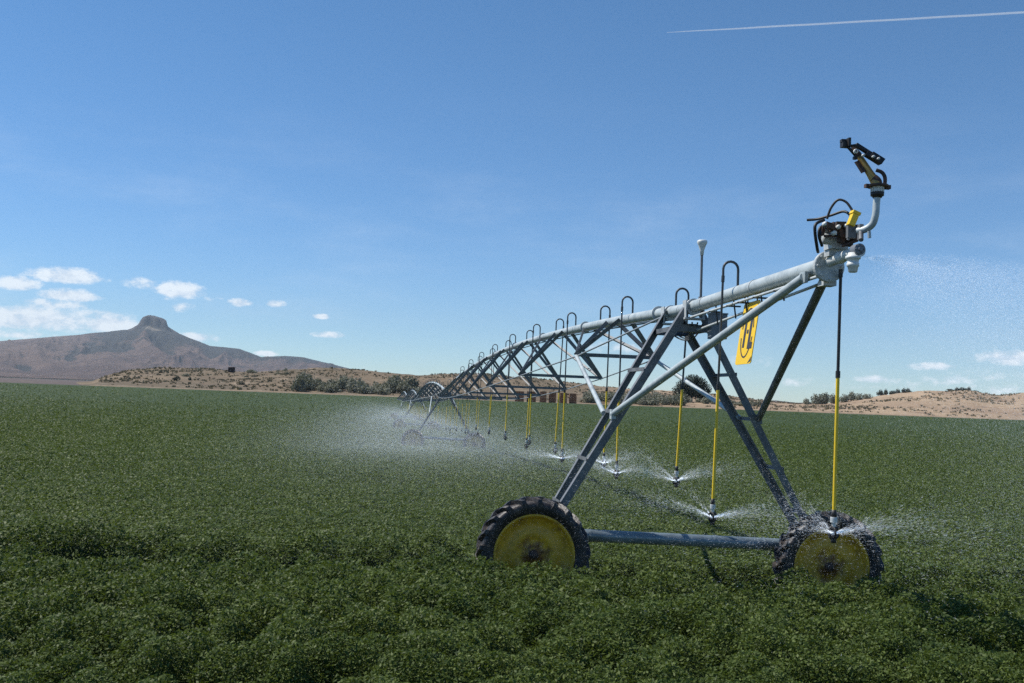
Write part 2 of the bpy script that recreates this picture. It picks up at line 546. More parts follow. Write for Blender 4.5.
def _fieldmat(nt, out):
    g = nt.new('ShaderNodeNewGeometry')
    pos = g.outputs['Position']
    n = nt.noise(0.03, 5, 0.6, pos)
    n_ = nt.noise(1.6, 6, 0.7, pos)
    n3 = nt.noise(7.0, 4, 0.7, pos)
    col = nt.mix(nt.step(n_, 0.35, 0.65), (0.027, 0.048, 0.011, 1), (0.062, 0.098, 0.025, 1))
    col = nt.mix(nt.math('MULTIPLY', nt.step(n3, 0.4, 0.7), 0.5), col, (0.016, 0.029, 0.009, 1))
    col = nt.mix(nt.math('MULTIPLY', nt.step(n, 0.40, 0.66), 0.35), col, (0.038, 0.060, 0.020, 1))
    p = nt.new('ShaderNodeBsdfPrincipled', ins={'Base Color': col, 'Roughness': 0.75, 'Specular IOR Level': 0.2})
    bp = nt.new('ShaderNodeBump', ins={'Strength': 1.0, 'Distance': 0.35, 'Height': nt.math('ADD', n_, nt.math('MULTIPLY', n3, 0.5))})
    nt.l.new(bp.outputs[0], p.inputs['Normal'])
    nt.l.new(p.outputs[0], out.inputs[0])
M['field'] = material('crop_canopy', _fieldmat)


def field_h(x, y):
    near = np.clip((np.asarray(y) - 45) / 90, 0, 1)
    return gz(x, y) + canopy(x, y) * 0.78 - 0.14 + 0.22 * near


ys = np.concatenate([np.linspace(2, 26, 193), np.linspace(26.2, 60, 140), np.linspace(60.6, FIELD_END, 420)])
sheet('crop_field', ys, 1.25, field_h, M['field'], 420, 7.0, slope=0.62)

# leaves of the crop: small leaflets near the camera, coarser sprigs farther away
NL = 2200000
yp = RNG.uniform(10, 330, NL)                         # image rows below the horizon
yp = np.concatenate([yp[: int(NL * 0.8)], RNG.uniform(5.5, 70, NL - int(NL * 0.8))])
Yl = (2.08 * FPX / yp) * (1 + RNG.uniform(-0.02, 0.02, NL))
keep = (Yl < 380) & (Yl > 5.6)
Yl = Yl[keep]; n = len(Yl)
Xl = RNG.uniform(-1, 1, n) * (Yl * 0.60 + 0.8)
top = canopy(Xl, Yl)
fr = np.clip((13.4 - Yl) / 1.2, 0, 1)                       # the tall near crop
depth = RNG.random(n) ** 1.4 * (0.22 + 0.18 * fr)
size = np.clip(np.where(Yl < 12, 0.0029 * Yl, 0.0348 + 0.00105 * (Yl - 12)), 0.018, 0.6) * RNG.uniform(0.6, 1.35, n)
Zl = gz(Xl, Yl) + np.maximum(top - depth, 0.03) + np.clip((Yl - 45) / 90, 0, 1) * 0.12
# leaf frame: long axis and face normal
thin = vnoise(Xl * 4.2, Yl * 4.2, 21) * 0.6 + vnoise(Xl * 9, Yl * 9, 33) * 0.4
ok_ = RNG.random(n) < np.clip(0.12 + (thin - 0.30) * 4.0, 0.12, 1) * fr + (1 - fr)
Xl, Yl, Zl, size, fr = Xl[ok_], Yl[ok_], Zl[ok_], size[ok_], fr[ok_]; n = len(Xl)
nrm = RNG.normal(0, 1, (n, 3)) * (0.5 + 0.45 * fr)[:, None]; nrm[:, 2] = np.abs(nrm[:, 2]) + 0.55
nrm /= np.linalg.norm(nrm, axis=1)[:, None]
ax = RNG.normal(0, 1, (n, 3))
ax -= nrm * (ax * nrm).sum(1)[:, None]
ax /= np.linalg.norm(ax, axis=1)[:, None]
bx = np.cross(nrm, ax)
C = np.stack([Xl, Yl, Zl], 1)
L = (size * 0.75)[:, None]; Wd = (size * 0.36)[:, None]
verts = np.stack([C - ax * L, C + bx * Wd - nrm * Wd * 0.25, C + ax * L, C - bx * Wd - nrm * Wd * 0.25], 1).reshape(-1, 3)
faces = np.arange(n * 4).reshape(n, 4)
o = link(bpy.data.objects.new('alfalfa_leaves', raw_mesh('alfalfa_leaves', verts, faces, M['crop'])))
tag(o, 'dense green alfalfa leaves covering the field', 'crop', kind='stuff')


# ------------------------------------------------------------------ hills behind the field
_HX = [-400, -100, 60, 95, 110, 130, 160, 210, 230, 260, 290, 330, 350, 380, 420, 450, 480, 520, 560, 600, 640, 700, 740, 770, 800, 830, 850, 870, 900, 930, 970, 1000, 1024, 1100, 1300, 1600]
_HY = [384, 384, 384, 381, 375, 369.5, 367.5, 368.5, 371, 371, 368, 367, 369, 372, 375, 374, 373, 376, 381, 386, 389, 392, 397, 401, 404, 403, 400, 397, 393.5, 391, 392, 396, 393, 392, 395, 396]


def hor(px):
    """image row of the true horizon in column px"""
    return CY + math.tan(PITCH) * FPX + (np.asarray(px, float) - CX) * math.tan(ROLL)


RIDGE = 640.0


def hill_h(x, y):
    x = np.asarray(x, float); y = np.asarray(y, float)
    px = CX + FPX * x / y
    pxr = CX + FPX * x / RIDGE
    hr = (hor(px) - np.interp(px, _HX, _HY)) / FPX * RIDGE + CAM_Z
    hr = np.maximum(hr - 1.0, 0)
    s = np.clip((y - (FIELD_END + 45)) / (RIDGE - FIELD_END - 45), 0, 1)
    f = s * s * (3 - 2 * s)
    f = 0.45 * f + 0.55 * np.clip(s * 1.05, 0, 1) ** 0.8
    back = np.clip((y - RIDGE) / 260, 0, 1)
    f = f * (1 - back * back)
    g = (ridged(x * 0.022, y * 0.008, 4, 40) - 0.6) * 0.60 + (fbm(x * 0.09, y * 0.07, 5, 44) - 0.5) * 0.42
    foot = 1.5 * np.clip((y - FIELD_END - 22) / 32, 0, 1) * np.clip(hr / 3, 0, 1)
    return gz(x, y) + np.minimum(foot, hr) * (1 - f) + hr * f * (1 + g * (1 - 0.75 * s)) - 0.3 + 0.8 * (fbm(x * 0.12, y * 0.12, 3, 31) - 0.4) * np.clip(s * 6, 0, 1)


def _hillmat(nt, out):
    g = nt.new('ShaderNodeNewGeometry')
    pos = g.outputs['Position']
    a = nt.noise(0.012, 8, 0.65, pos)
    b = nt.noise(0.11, 7, 0.7, pos)
    c = nt.noise(0.55, 5, 0.7, pos)
    sp = nt.new('ShaderNodeSeparateXYZ', ins={'Vector': pos})
    east = nt.step(nt.math('ADD', sp.outputs[0], nt.math('MULTIPLY', nt.math('SUBTRACT', a, 0.5), 160)), 20, 110)
    col = nt.mix(nt.step(a, 0.38, 0.62), (0.115, 0.085, 0.050, 1), (0.185, 0.132, 0.078, 1))
    colr = nt.mix(nt.step(a, 0.36, 0.62), (0.245, 0.165, 0.105, 1), (0.36, 0.26, 0.165, 1))
    col = nt.mix(east, col, colr)
    lit_dirt = nt.step(b, 0.56, 0.68)
    col = nt.mix(nt.math('MULTIPLY', lit_dirt, 0.75), col, (0.42, 0.32, 0.22, 1))  # lit faces of the eroded dirt, painted in as paler colour
    scrub = nt.step(c, 0.52, 0.60)
    amt = nt.math('SUBTRACT', 0.58, nt.math('MULTIPLY', east, 0.38))
    col = nt.mix(nt.math('MULTIPLY', scrub, amt), col, (0.075, 0.075, 0.048, 1))
    gul = nt.step(b, 0.44, 0.34)
    col = nt.mix(nt.math('MULTIPLY', gul, 0.65), col, (0.13, 0.078, 0.048, 1))  # shaded hollows of the eroded dirt, painted in as darker colour
    foot = nt.step(nt.math('ADD', sp.outputs[1], nt.math('MULTIPLY', b, 22)), 456, 440)
    bare = nt.mix(nt.step(c, 0.45, 0.6), (0.27, 0.195, 0.125, 1), (0.15, 0.112, 0.07, 1))
    col = nt.mix(nt.math('MULTIPLY', foot, 0.85), col, bare)
    p = principled(nt, out, Base_Color=col, Roughness=0.95)
    bp = nt.new('ShaderNodeBump', ins={'Strength': 0.8, 'Distance': 1.5, 'Height': nt.math('ADD', b, nt.math('MULTIPLY', c, 0.4))})
    nt.l.new(bp.outputs[0], p.inputs['Normal'])
M['hill'] = material('dry_scrub_hillside', _hillmat)
ys = np.concatenate([np.linspace(FIELD_END + 20, RIDGE + 20, 160), np.linspace(RIDGE + 24, 920, 40)])
sheet('hills', ys, 1.1, hill_h, M['hill'], 620, 30.0, slope=0.60)

# ------------------------------------------------------------------ the far mountain with its square butte
_MX = [-900, -400, -150, 0, 40, 75, 95, 110, 130, 150, 175, 195, 210, 225, 240, 262, 285, 305, 320, 345, 365, 390, 415, 432, 446, 470, 560, 800, 1200, 1500]
_MY = [352, 344, 342, 341, 338, 335, 332, 331, 329.5, 330.5, 332.5, 339.5, 345.5, 347, 349, 357, 356, 357.5, 361, 367, 372, 379, 383, 377.5, 378, 387, 398, 404, 420, 430]
_BX = [119, 123, 131, 137, 139.5, 141.5, 146.5, 151, 156, 161, 165, 166.8, 170, 174, 180, 188, 197, 205]
_BY = [999, 331, 328, 324.5, 320.0, 317.0, 315.0, 315.6, 316.4, 318.2, 320.2, 326.0, 328.5, 330.7, 334.5, 337.5, 341.0, 999]
MY0 = 12000.0


def mountain_parts(x, y):
    px = CX + FPX * x / y
    base = np.maximum((hor(px) - np.interp(px, _MX, _MY)) / FPX * MY0, 0)
    topv = np.maximum((hor(px) - np.interp(px, _BX, _BY)) / FPX * MY0, 0)
    s = np.clip((MY0 - y) / 7600, 0, 1)
    f = np.where(y <= MY0, (1 - s) ** 1.55, np.clip(1 - (y - MY0) / 2500, 0, 1) ** 1.5)
    gul = ridged(px * 0.028 + 0.6 * vnoise(px * 0.02, y * 0.0006, 77), y * 0.00042, 5, 60)
    mid = np.sin(np.clip(s, 0, 1) * math.pi)
    h = base * f * (1 + 0.75 * (gul - 0.62) * np.clip(s * 5, 0.05, 1)) + 40 * (fbm(x * 0.0016, y * 0.0012, 5, 71) - 0.5) * np.clip(s * 5, 0, 1)
    h = h + 150 * mid * (fbm(px * 0.009, y * 0.0005, 4, 91) - 0.5)
    # the butte: a cliff band over a talus skirt
    dist = np.abs(y - MY0)
    hb = np.maximum(topv - base, 0)
    hb = hb * (1 + 0.05 * (vnoise(px * 0.55, y * 0.004, 83) - 0.5) * (hb > 60))
    cl = np.clip((360 - dist + 90 * (fbm(x * 0.012, y * 0.004, 3, 81) - 0.5)) / 70, 0, 1)
    tal = np.clip((1150 - dist) / 900, 0, 1)
    h = h + np.where(hb > 0, hb * np.maximum(cl, 0.42 * tal ** 1.4), 0)
    return np.maximum(h, -20) + CAM_Z, px, s, cl * (hb > 4), tal * (hb > 1), gul


ys = np.concatenate([np.linspace(4300, 10400, 110), np.linspace(10420, 12200, 120), np.linspace(12260, 14500, 14)])
nx = 620
pxs = np.concatenate([np.linspace(-420, -10, 60), np.linspace(-8, 480, 500), np.linspace(485, 1500, 60)])
Y, PX = np.meshgrid(ys, pxs, indexing='ij')
X = (PX - CX) / FPX * Y
H, PXX, S, CL, TAL, GUL = mountain_parts(X, Y)
i, j = np.meshgrid(np.arange(len(ys) - 1), np.arange(nx - 1), indexing='ij')
a = (i * nx + j).ravel()
F = np.stack([a, a + 1, a + nx + 1, a + nx], 1)


def _mtn(nt, out):
    g = nt.new('ShaderNodeNewGeometry')
    pos = g.outputs['Position']
    at_ = nt.new('ShaderNodeAttribute', attribute_name='cover')
    sc = nt.new('ShaderNodeSeparateColor', ins={'Color': at_.outputs['Color']})
    a_ = nt.noise(0.0016, 8, 0.65, pos)
    b_ = nt.noise(0.011, 9, 0.75, pos)
    col = nt.mix(nt.step(a_, 0.38, 0.62), (0.125, 0.078, 0.064, 1), (0.20, 0.130, 0.10, 1))
    col = nt.mix(nt.math('MULTIPLY', nt.step(b_, 0.5, 0.58), 0.6), col, (0.045, 0.038, 0.032, 1))
    fo = nt.step(nt.math('ADD', sc.outputs[0], nt.math('MULTIPLY', nt.math('SUBTRACT', b_, 0.5), 1.3)), 0.30, 0.55)
    col = nt.mix(nt.math('MULTIPLY', fo, 0.9), col, (0.014, 0.020, 0.019, 1))
    mp = nt.new('ShaderNodeMapping', ins={'Vector': pos, 'Scale': (1.0, 1.0, 0.12)})
    st_ = nt.noise(0.02, 6, 0.7, mp.outputs[0])
    cl = nt.mix(nt.step(st_, 0.40, 0.58), (0.024, 0.020, 0.024, 1), (0.095, 0.080, 0.075, 1))
    col = nt.mix(sc.outputs[1], col, cl)
    ta = nt.step(nt.math('ADD', sc.outputs[2], nt.math('MULTIPLY', nt.math('SUBTRACT', b_, 0.5), 1.4)), 0.4, 0.75)
    col = nt.mix(nt.math('MULTIPLY', ta, 0.85), col, (0.27, 0.225, 0.165, 1))
    p = principled(nt, out, Base_Color=col, Roughness=0.95)
    bp = nt.new('ShaderNodeBump', ins={'Strength': 1.0, 'Distance': 70.0, 'Height': b_})
    nt.l.new(bp.outputs[0], p.inputs['Normal'])
M['mountain'] = material('dry_mountainside_with_pines', _mtn)
me = raw_mesh('mountain', np.stack([X.ravel(), Y.ravel(), H.ravel()], 1), F, M['mountain'], True)
ca = me.color_attributes.new('cover', 'FLOAT_COLOR', 'POINT')
forest_gully = np.clip(1.3 - (MY0 - Y) / 2300.0, 0, 1) * np.clip((PXX - 60) / 60, 0, 1) * (0.80 + 0.30 * np.clip(1 - np.abs(PXX - 165) / 60, 0, 1))
forest_gully = np.maximum(forest_gully, 0.42 * np.clip((PXX - 190) / 60, 0, 1) * np.clip(1.3 - (MY0 - Y) / 5200.0, 0, 1))
forest_gully = np.maximum(forest_gully, 0.62 * np.clip((0.60 - GUL) * 5, 0, 1) * np.clip(S * 8, 0, 1) * np.clip((0.9 - S) * 4, 0, 1))  # gullies also darkened in the colour, for contrast
talus = np.clip(1 - np.abs((MY0 - Y) - 620) / 420, 0, 1) * np.clip(1 - np.abs(PXX - 152) / 15, 0, 1) * 1.3
cols = np.stack([forest_gully, CL, talus, np.ones_like(CL)], -1).reshape(-1, 4).astype(np.float32)
ca.data.foreach_set('color', cols.ravel())
o = link(bpy.data.objects.new('mountain', me)); o['kind'] = 'structure'

# ------------------------------------------------------------------ the irrigation machine
SPAN = 49.5
NSPAN = 4
ARCH = [0.70, 1.0, 1.0, 0.9]
ZT = [3.87] + [float(gz(0, 13 + SPAN * k)) + 3.91 for k in range(1, NSPAN + 1)]
UP = Vector((0, 0, 1))
RP = 0.075


def P(u, v, z):
    return T + U * u + V * v + UP * z


def pipe_z(u):
    if u <= 0:
        return 3.87 - 0.012 * u
    k = min(int(u // SPAN), NSPAN - 1)
    t = u / SPAN - k
    return ZT[k] * (1 - t) + ZT[k + 1] * t + 4 * ARCH[k] * t * (1 - t)


# ---- drive tower: two driven wheels, a base beam and four legs up to the pipe
def build_tower():
    t = thing('drive_tower', P(0, 0, 0), 'nearest grey drive tower on two muddy tyres with yellow wheels, carrying a thin white-tipped antenna', 'irrigation tower', 'drive towers of the pivot')
    zt = 3.87
    for s, dz in ((-1, 0.0), (1, -0.09)):
        c = P(-0.42, -1.915 if s < 0 else 1.875, 0.75 + dz)
        rim = MB().lathe(c, -U, [(0.0, 0.05), (0.045, 0.05), (0.05, 0.035), (0.085, 0.035), (0.09, 0.012), (0.20, 0.008), (0.215, 0.022), (0.30, 0.026), (0.315, 0.012),
                                 (0.40, 0.016), (0.425, 0.045), (0.445, 0.05), (0.455, 0.075), (0.475, 0.115), (0.500, 0.118), (0.503, 0.105), (0.49, 0.07), (0.47, 0.0), (0.49, -0.1), (0.50, -0.118)], 56)
        for k in range(8):
            a = 2 * math.pi * k / 8 + 0.2
            rim.lathe(c + (V * math.cos(a) + UP * math.sin(a)) * 0.135, -U, [(0.0, 0.03), (0.014, 0.03), (0.016, 0.0)], 6, False)
        wh = rim.build('wheel', M['rim'], t, c)
        ty = MB().lathe(c, -U, [(0.495, 0.108), (0.515, 0.122), (0.555, 0.142), (0.60, 0.146), (0.632, 0.138), (0.648, 0.11), (0.655, 0.05), (0.656, 0.0),
                                (0.655, -0.05), (0.648, -0.11), (0.632, -0.138), (0.60, -0.146), (0.555, -0.142), (0.515, -0.122), (0.495, -0.108)], 72)
        NLUG = 21
        for side in (1, -1):
            for k in range(NLUG):
                a0 = 2 * math.pi * (k + (0.5 if side < 0 else 0)) / NLUG
                secs = []
                for q, (off, da, rb, rt, hw) in enumerate([(0.152, 0.0, 0.585, 0.640, 0.034), (0.140, 0.015, 0.62, 0.683, 0.030), (0.09, 0.075, 0.64, 0.700, 0.026), (0.03, 0.15, 0.645, 0.702, 0.024), (-0.012, 0.20, 0.645, 0.695, 0.022)]):
                    an = a0 + da + random.uniform(-.006, .006)
                    rv = V * math.cos(an) + UP * math.sin(an); tv = V * -math.sin(an) + UP * math.cos(an)
                    b = c - U * (off * side)
                    secs.append([b + rv * rb - tv * hw * 1.25, b + rv * rb + tv * hw * 1.25, b + rv * rt + tv * hw * 0.8, b + rv * rt - tv * hw * 0.8])
                vs = [p for sct in secs for p in sct]
                fs = [(0, 1, 2, 3), (16, 19, 18, 17)]
                for i in range(4):
                    for e in range(4):
                        e2 = (e + 1) % 4
                        fs.append((i * 4 + e, i * 4 + 4 + e, i * 4 + 4 + e2, i * 4 + e2))
                ty.add(vs, fs)
        tyo = ty.build('tyre', M['tyre'], wh, c)
        hb = MB().lathe(c, -U, [(0.0, 0.085), (0.03, 0.085), (0.04, 0.07), (0.055, 0.065), (0.06, 0.03)], 16)
        hb.build('hub', M['rustdark'], wh, c)
        gb = MB().box(c + U * 0.30, U * 0.13, V * 0.13, UP * 0.14).tube(c + U * 0.02, c + U * 0.2, 0.06, 12)
        gb.build('gearbox', M['darkbox'], t)
    # base beam
    mb = MB()
    A, B = P(0.02, -1.80, 0.95), P(0.02, 1.76, 0.85)
    mb.tube(A, B, 0.078, 20)
    for f in (0.19, 0.42, 0.65, 0.84):                           # strap clamps round the beam
        q = A.lerp(B, f); d = (B - A).normalized()
        mb.tube(q - d * 0.012, q + d * 0.012, 0.083, 20)
    for q, d in ((A, -V), (B, V)):
        mb.box(q + d * 0.04, U * 0.13, V * 0.02, UP * 0.12)
    mb.build('base_beam', M['beam'], t)
    # legs
    def leg_pt(s, e, f):
        b = P(e * 0.20, -1.86 if s < 0 else 1.93, 0.86 + (0.0 if s < 0 else -0.08)); tp = P(e * 0.50, s * 0.10, zt + 0.03)
        return b.lerp(tp, f)
    for s in (-1, 1):
        for e in (-1, 1):
            MB().angle(leg_pt(s, e, 0), leg_pt(s, e, 1.0), 0.095, 0.008, U * -e, V * -s).build('leg', M['steel'], t)
        for f in (0.16, 0.34, 0.54, 0.72):
            a, b = leg_pt(s, -1, f) + V * s * 0.005, leg_pt(s, 1, f) + V * s * 0.005
            MB().angle(a, b, 0.045, 0.006, UP, V * -s).build('rung', M['steel'], t)
    # top cross members and gusset plates that clasp the pipe
    for e in (-1, 1):
        a, b = P(e * 0.47, -0.24, zt - 0.31), P(e * 0.47, 0.24, zt - 0.31)
        MB().angle(a, b, 0.09, 0.008, UP, U * -e).build('top_crossbar', M['steel'], t)
        g = MB()
        for s in (-1, 1):
            g.box(P(e * 0.50, s * 0.115, zt - 0.04), U * 0.075, V * 0.006 + UP * 0.0, UP * 0.12)
        g.tube(P(e * 0.50 - 0.03, 0, zt), P(e * 0.50 + 0.03, 0, zt), 0.105, 20)
        g.box(P(e * 0.50, 0, zt - 0.15), U * 0.07, V * 0.13, UP * 0.012)
        g.build('pipe_clamp', M['cast'], t)
    # side channels between the crossbars
    for s in (-1, 1):
        MB().box(P(0, s * 0.22, zt - 0.27), U * 0.46, V * 0.012, UP * 0.03).build('side_channel', M['steel'], t)
    bx = MB().box(P(-0.78, 0.22, zt - 0.26), U * 0.07, V * 0.10, UP * 0.15)
    bx.box(P(-0.78, 0.22, zt - 0.10), U * 0.078, V * 0.108, UP * 0.008)
    cb = bx.build('control_box', M['darkbox'], t)
    ln = MB()
    for k in range(4):                                            # looped hydraulic lines under the pipe
        a = P(-0.55, -0.1 + 0.07 * k, zt - 0.2); b = P(0.55, 0.22 - 0.07 * k, zt - 0.26)
        m_ = a.lerp(b, 0.5) - UP * (0.16 + 0.05 * k) + V * 0.1
        pts = [a * (1 - f) ** 2 + m_ * 2 * f * (1 - f) + b * f * f for f in [i / 10 for i in range(11)]]
        ln.ring_tube(pts, 0.010, 6)
    ln.box(P(-0.1, 0.08, zt - 0.24), U * 0.12, V * 0.05, UP * 0.05)
    ln.build('hydraulic_line', M['hose'], t)
    return t, zt


tower, zt = build_tower()
an = MB().tube(P(-0.62, 0.05, zt), P(-0.62, 0.05, zt + 0.74), 0.016, 8)
an.tube(P(-0.62, 0.05, zt + 0.02), P(-0.62, 0.05, zt + 0.12), 0.03, 8)
towers = [tower]
TLABEL = ['', 'second drive tower back along the pivot, its dark wheel half hidden in the spray mist', 'third drive tower, a small grey frame beyond the first far pipe arch',
          'farthest drive tower, a tiny grey frame at the end of the receding pipeline']
for k in range(1, NSPAN):
    c = copy_tree(tower)
    c.location = P(SPAN * k, 0, ZT[k] - zt)
    tag(c, TLABEL[k])
    towers.append(c)
ao = an.build('antenna', M['steel'], tower)
MB().lathe(P(-0.62, 0.05, zt + 0.74), UP, [(0.0, -0.10), (0.02, -0.10), (0.026, -0.04), (0.05, 0.03), (0.062, 0.05), (0.064, 0.075), (0.055, 0.088), (0.0, 0.094)], 20).build('antenna_cap', M['pale'], ao)


# ---- spans: an arched pipe held up by a bow of struts and rods
def node_pt(k, j, s):
    t = abs((3.7 + 5.2 * j) / SPAN - 0.5) * 2
    dep = 0.30 + 1.20 * (1 - t ** 1.9)
    u = SPAN * k + 3.7 + 5.2 * j
    return P(u, s * (0.28 + 0.62 * dep), pipe_z(u) - dep)


SLABEL = ['nearest arched pipe span with trussed rods, running from the front tower to the second tower', 'second pipe span, a bright arched hump seen end on beyond the second tower',
          'third pipe span, a small arch hump farther along the pivot', 'farthest pipe span, a tiny arch at the end of the pivot']
for k in range(NSPAN):
    t = thing('pipe_span', P(SPAN * k, 0, pipe_z(SPAN * k + 0.001)), SLABEL[k], 'irrigation span', 'pipe spans of the pivot')
    us = np.linspace(SPAN * k + (0.0 if k == 0 else 0.05), SPAN * (k + 1) - 0.05, 41)
    MB().ring_tube([P(u, 0, pipe_z(u)) for u in us], RP, 20 if k < 2 else 10).build('pipe', M['pipe'], t)
    for j in range(-1, 9):
        u = SPAN * k + 3.7 + 5.2 * j + 2.6
        if u > SPAN * k + 0.8:
            d = (P(u + .1, 0, pipe_z(u + .1)) - P(u - .1, 0, pipe_z(u - .1))).normalized()
            q = P(u, 0, pipe_z(u))
            MB().tube(q - d * 0.014, q + d * 0.014, 0.108, 18).build('flange', M['cast'], t)
    for j in range(9):
        u = SPAN * k + 3.7 + 5.2 * j
        NL_, NR_ = node_pt(k, j, -1), node_pt(k, j, 1)
        for s, N in ((-1, NL_), (1, NR_)):
            for du in (-0.62, 0.30):
                tp = P(u + du, s * 0.07, pipe_z(u + du) - 0.03)
                MB().angle(N, tp, 0.062 if k < 2 else 0.07, 0.007, U, UP).build('strut', M['steel'], t)
            # long diagonal towards the next joint
            tp = P(u + 2.3, s * 0.07, pipe_z(u + 2.3) - 0.05)
            MB().angle(N, tp, 0.045, 0.006, U, UP).build('diagonal', M['steel'], t)
        MB().angle(NL_, NR_, 0.06, 0.007, UP, U).build('cross_strut', M['steel'], t)
    for s in (-1, 1):                                               # the tension rods
        pts = [P(SPAN * k + 0.5, s * 0.13, pipe_z(SPAN * k + 0.5) - 0.08)] + [node_pt(k, j, s) for j in range(9)] + [P(SPAN * (k + 1) - 0.5, s * 0.13, pipe_z(SPAN * (k + 1) - 0.5) - 0.08)]
        for a, b in zip(pts[:-1], pts[1:]):
            MB().tube(a, b, 0.013 if k < 1 else 0.02, 6).build('truss_rod', M['cable'], t)
    for s in (-1, 1):                                               # pipes from the first joint down to the tower's legs
        a = node_pt(k, 0, s)
        b = P(SPAN * k + 0.30, s * 0.93, ZT[k] - 1.38)
        MB().tube(a, b, 0.034, 10).build('tower_brace', M['pipe'], t)
    cl = MB()
    us2 = np.linspace(SPAN * k + 0.6, SPAN * (k + 1) - 0.6, 30)
    cl.ring_tube([P(u, 0.11, pipe_z(u) - 0.09) for u in us2], 0.012, 6).ring_tube([P(u, -0.10, pipe_z(u) - 0.105) for u in us2], 0.010, 6)
    cl.build('hydraulic_line', M['hose'], t)

# ---- overhang boom in front of the nearest tower
ov = thing('overhang_boom', P(0, 0, 3.87), 'light grey overhang pipe rising right from the front tower on two long diagonal struts', 'irrigation boom')
UE = -4.35
MB().ring_tube([P(u, 0, pipe_z(u)) for u in np.linspace(-0.02, UE, 8)], RP, 24).build('pipe', M['pipe'], ov)
for u in (-0.95, -2.6):
    MB().tube(P(u - .012, 0, pipe_z(u)), P(u + .012, 0, pipe_z(u)), 0.082, 20).build('pipe_band', M['cast'], ov)
for s in (-1, 1):
    a = P(-0.32, s * 0.95, 2.49); b = P(-4.05, s * 0.10, pipe_z(-4.05) - 0.085)
    mb = MB().tube(a, b, 0.042, 14)
    mb.box(a, U * 0.05, V * 0.03, UP * 0.06).box(b, U * 0.06, V * 0.015, UP * 0.05)
    mb.build('strut', M['pipe'] if s < 0 else M['steel'], ov)
mb = MB()
for v, z0, z1 in ((-0.06, 0.15, 0.10), (0.07, 0.30, 0.12)):
    mb.tube(P(-0.2, v, 3.87 - z0), P(-4.25, v, pipe_z(-4.25) - z1), 0.0155, 8)
mb.build('hydraulic_line', M['cast'], ov)
for u in (-1.35, -1.95, -2.3, -2.75, -3.3):
    mb = MB()
    z1 = 0.15 - 0.0123 * -u; z2 = 0.30 - 0.0444 * -u
    mb.tube(P(u, 0.0, pipe_z(u) - 0.07), P(u, 0.03, pipe_z(u) - z2 - 0.06), 0.009, 6)
    mb.box(P(u, 0.0, pipe_z(u) - z1 - 0.012), U * 0.015, V * 0.08, UP * 0.008)
    mb.build('line_hanger', M['black'], ov)
# end flange and outlet fittings
zE = pipe_z(UE)
mb = MB().lathe(P(UE + 0.02, 0, zE - 0.02), -U, [(0, -0.015), (0.135, -0.015), (0.138, 0.0), (0.138, 0.03), (0.13, 0.035), (0, 0.035)], 32, False)
for k in range(8):
    a = 2 * math.pi * k / 8
    mb.lathe(P(UE - 0.015, 0, zE - 0.02) + (V * math.cos(a) + UP * math.sin(a)) * 0.112, -U, [(0.0, 0.02), (0.012, 0.02), (0.012, 0.0)], 6, False)
mb.build('end_flange', M['cast'], ov)
mb = MB()
e0, e1 = P(UE - 0.03, -0.005, zE + 0.02), P(UE - 0.52, 0.02, zE + 0.05)
mb.ring_tube([e0, e0.lerp(e1, .33), e0.lerp(e1, .36), e0.lerp(e1, .42), e0.lerp(e1, .45), e0.lerp(e1, .8), e0.lerp(e1, .83), e1], [0.046, 0.044, 0.054, 0.054, 0.044, 0.044, 0.055, 0.055], 20)
mb.build('outlet_pipe', M['pale'], ov)
mb = MB().box(P(UE + 0.10, 0.03, zE - 0.16), U * 0.06, V * 0.06, UP * 0.022)
mb.build('end_bracket', M['cast'], ov)

# ---- end spray nozzle, a pale cup under the outlet
nz = at(853, 262, 8.08)
sn = thing('end_nozzle', nz, 'pale grey stepped spray nozzle cup hanging from the very end of the overhang pipe', 'nozzle')
MB().lathe(nz, UP, [(0.0, -0.085), (0.030, -0.085), (0.036, -0.078), (0.042, -0.04), (0.050, -0.036), (0.050, -0.012), (0.044, -0.008), (0.048, 0.02), (0.058, 0.024),
                    (0.062, 0.034), (0.058, 0.048), (0.045, 0.052), (0.040, 0.075), (0.0, 0.078)], 28).build('nozzle_body', M['pale'], sn)
mb = MB().lathe(nz + Vector((0.03, 0, 0.10)), -U, [(0.0, 0.075), (0.018, 0.075), (0.018, 0.06), (0.046, 0.055), (0.048, -0.03), (0.0, -0.03)], 24, False)
for k in range(6):
    a = 2 * math.pi * k / 6
    mb.lathe(nz + Vector((0.03, 0, 0.10)) - U * 0.055 + (V * math.cos(a) + UP * math.sin(a)) * 0.034, -U, [(0, 0.012), (0.008, 0.012), (0.008, 0)], 6, False)
mb.build('valve_body', M['darkbox'], sn)

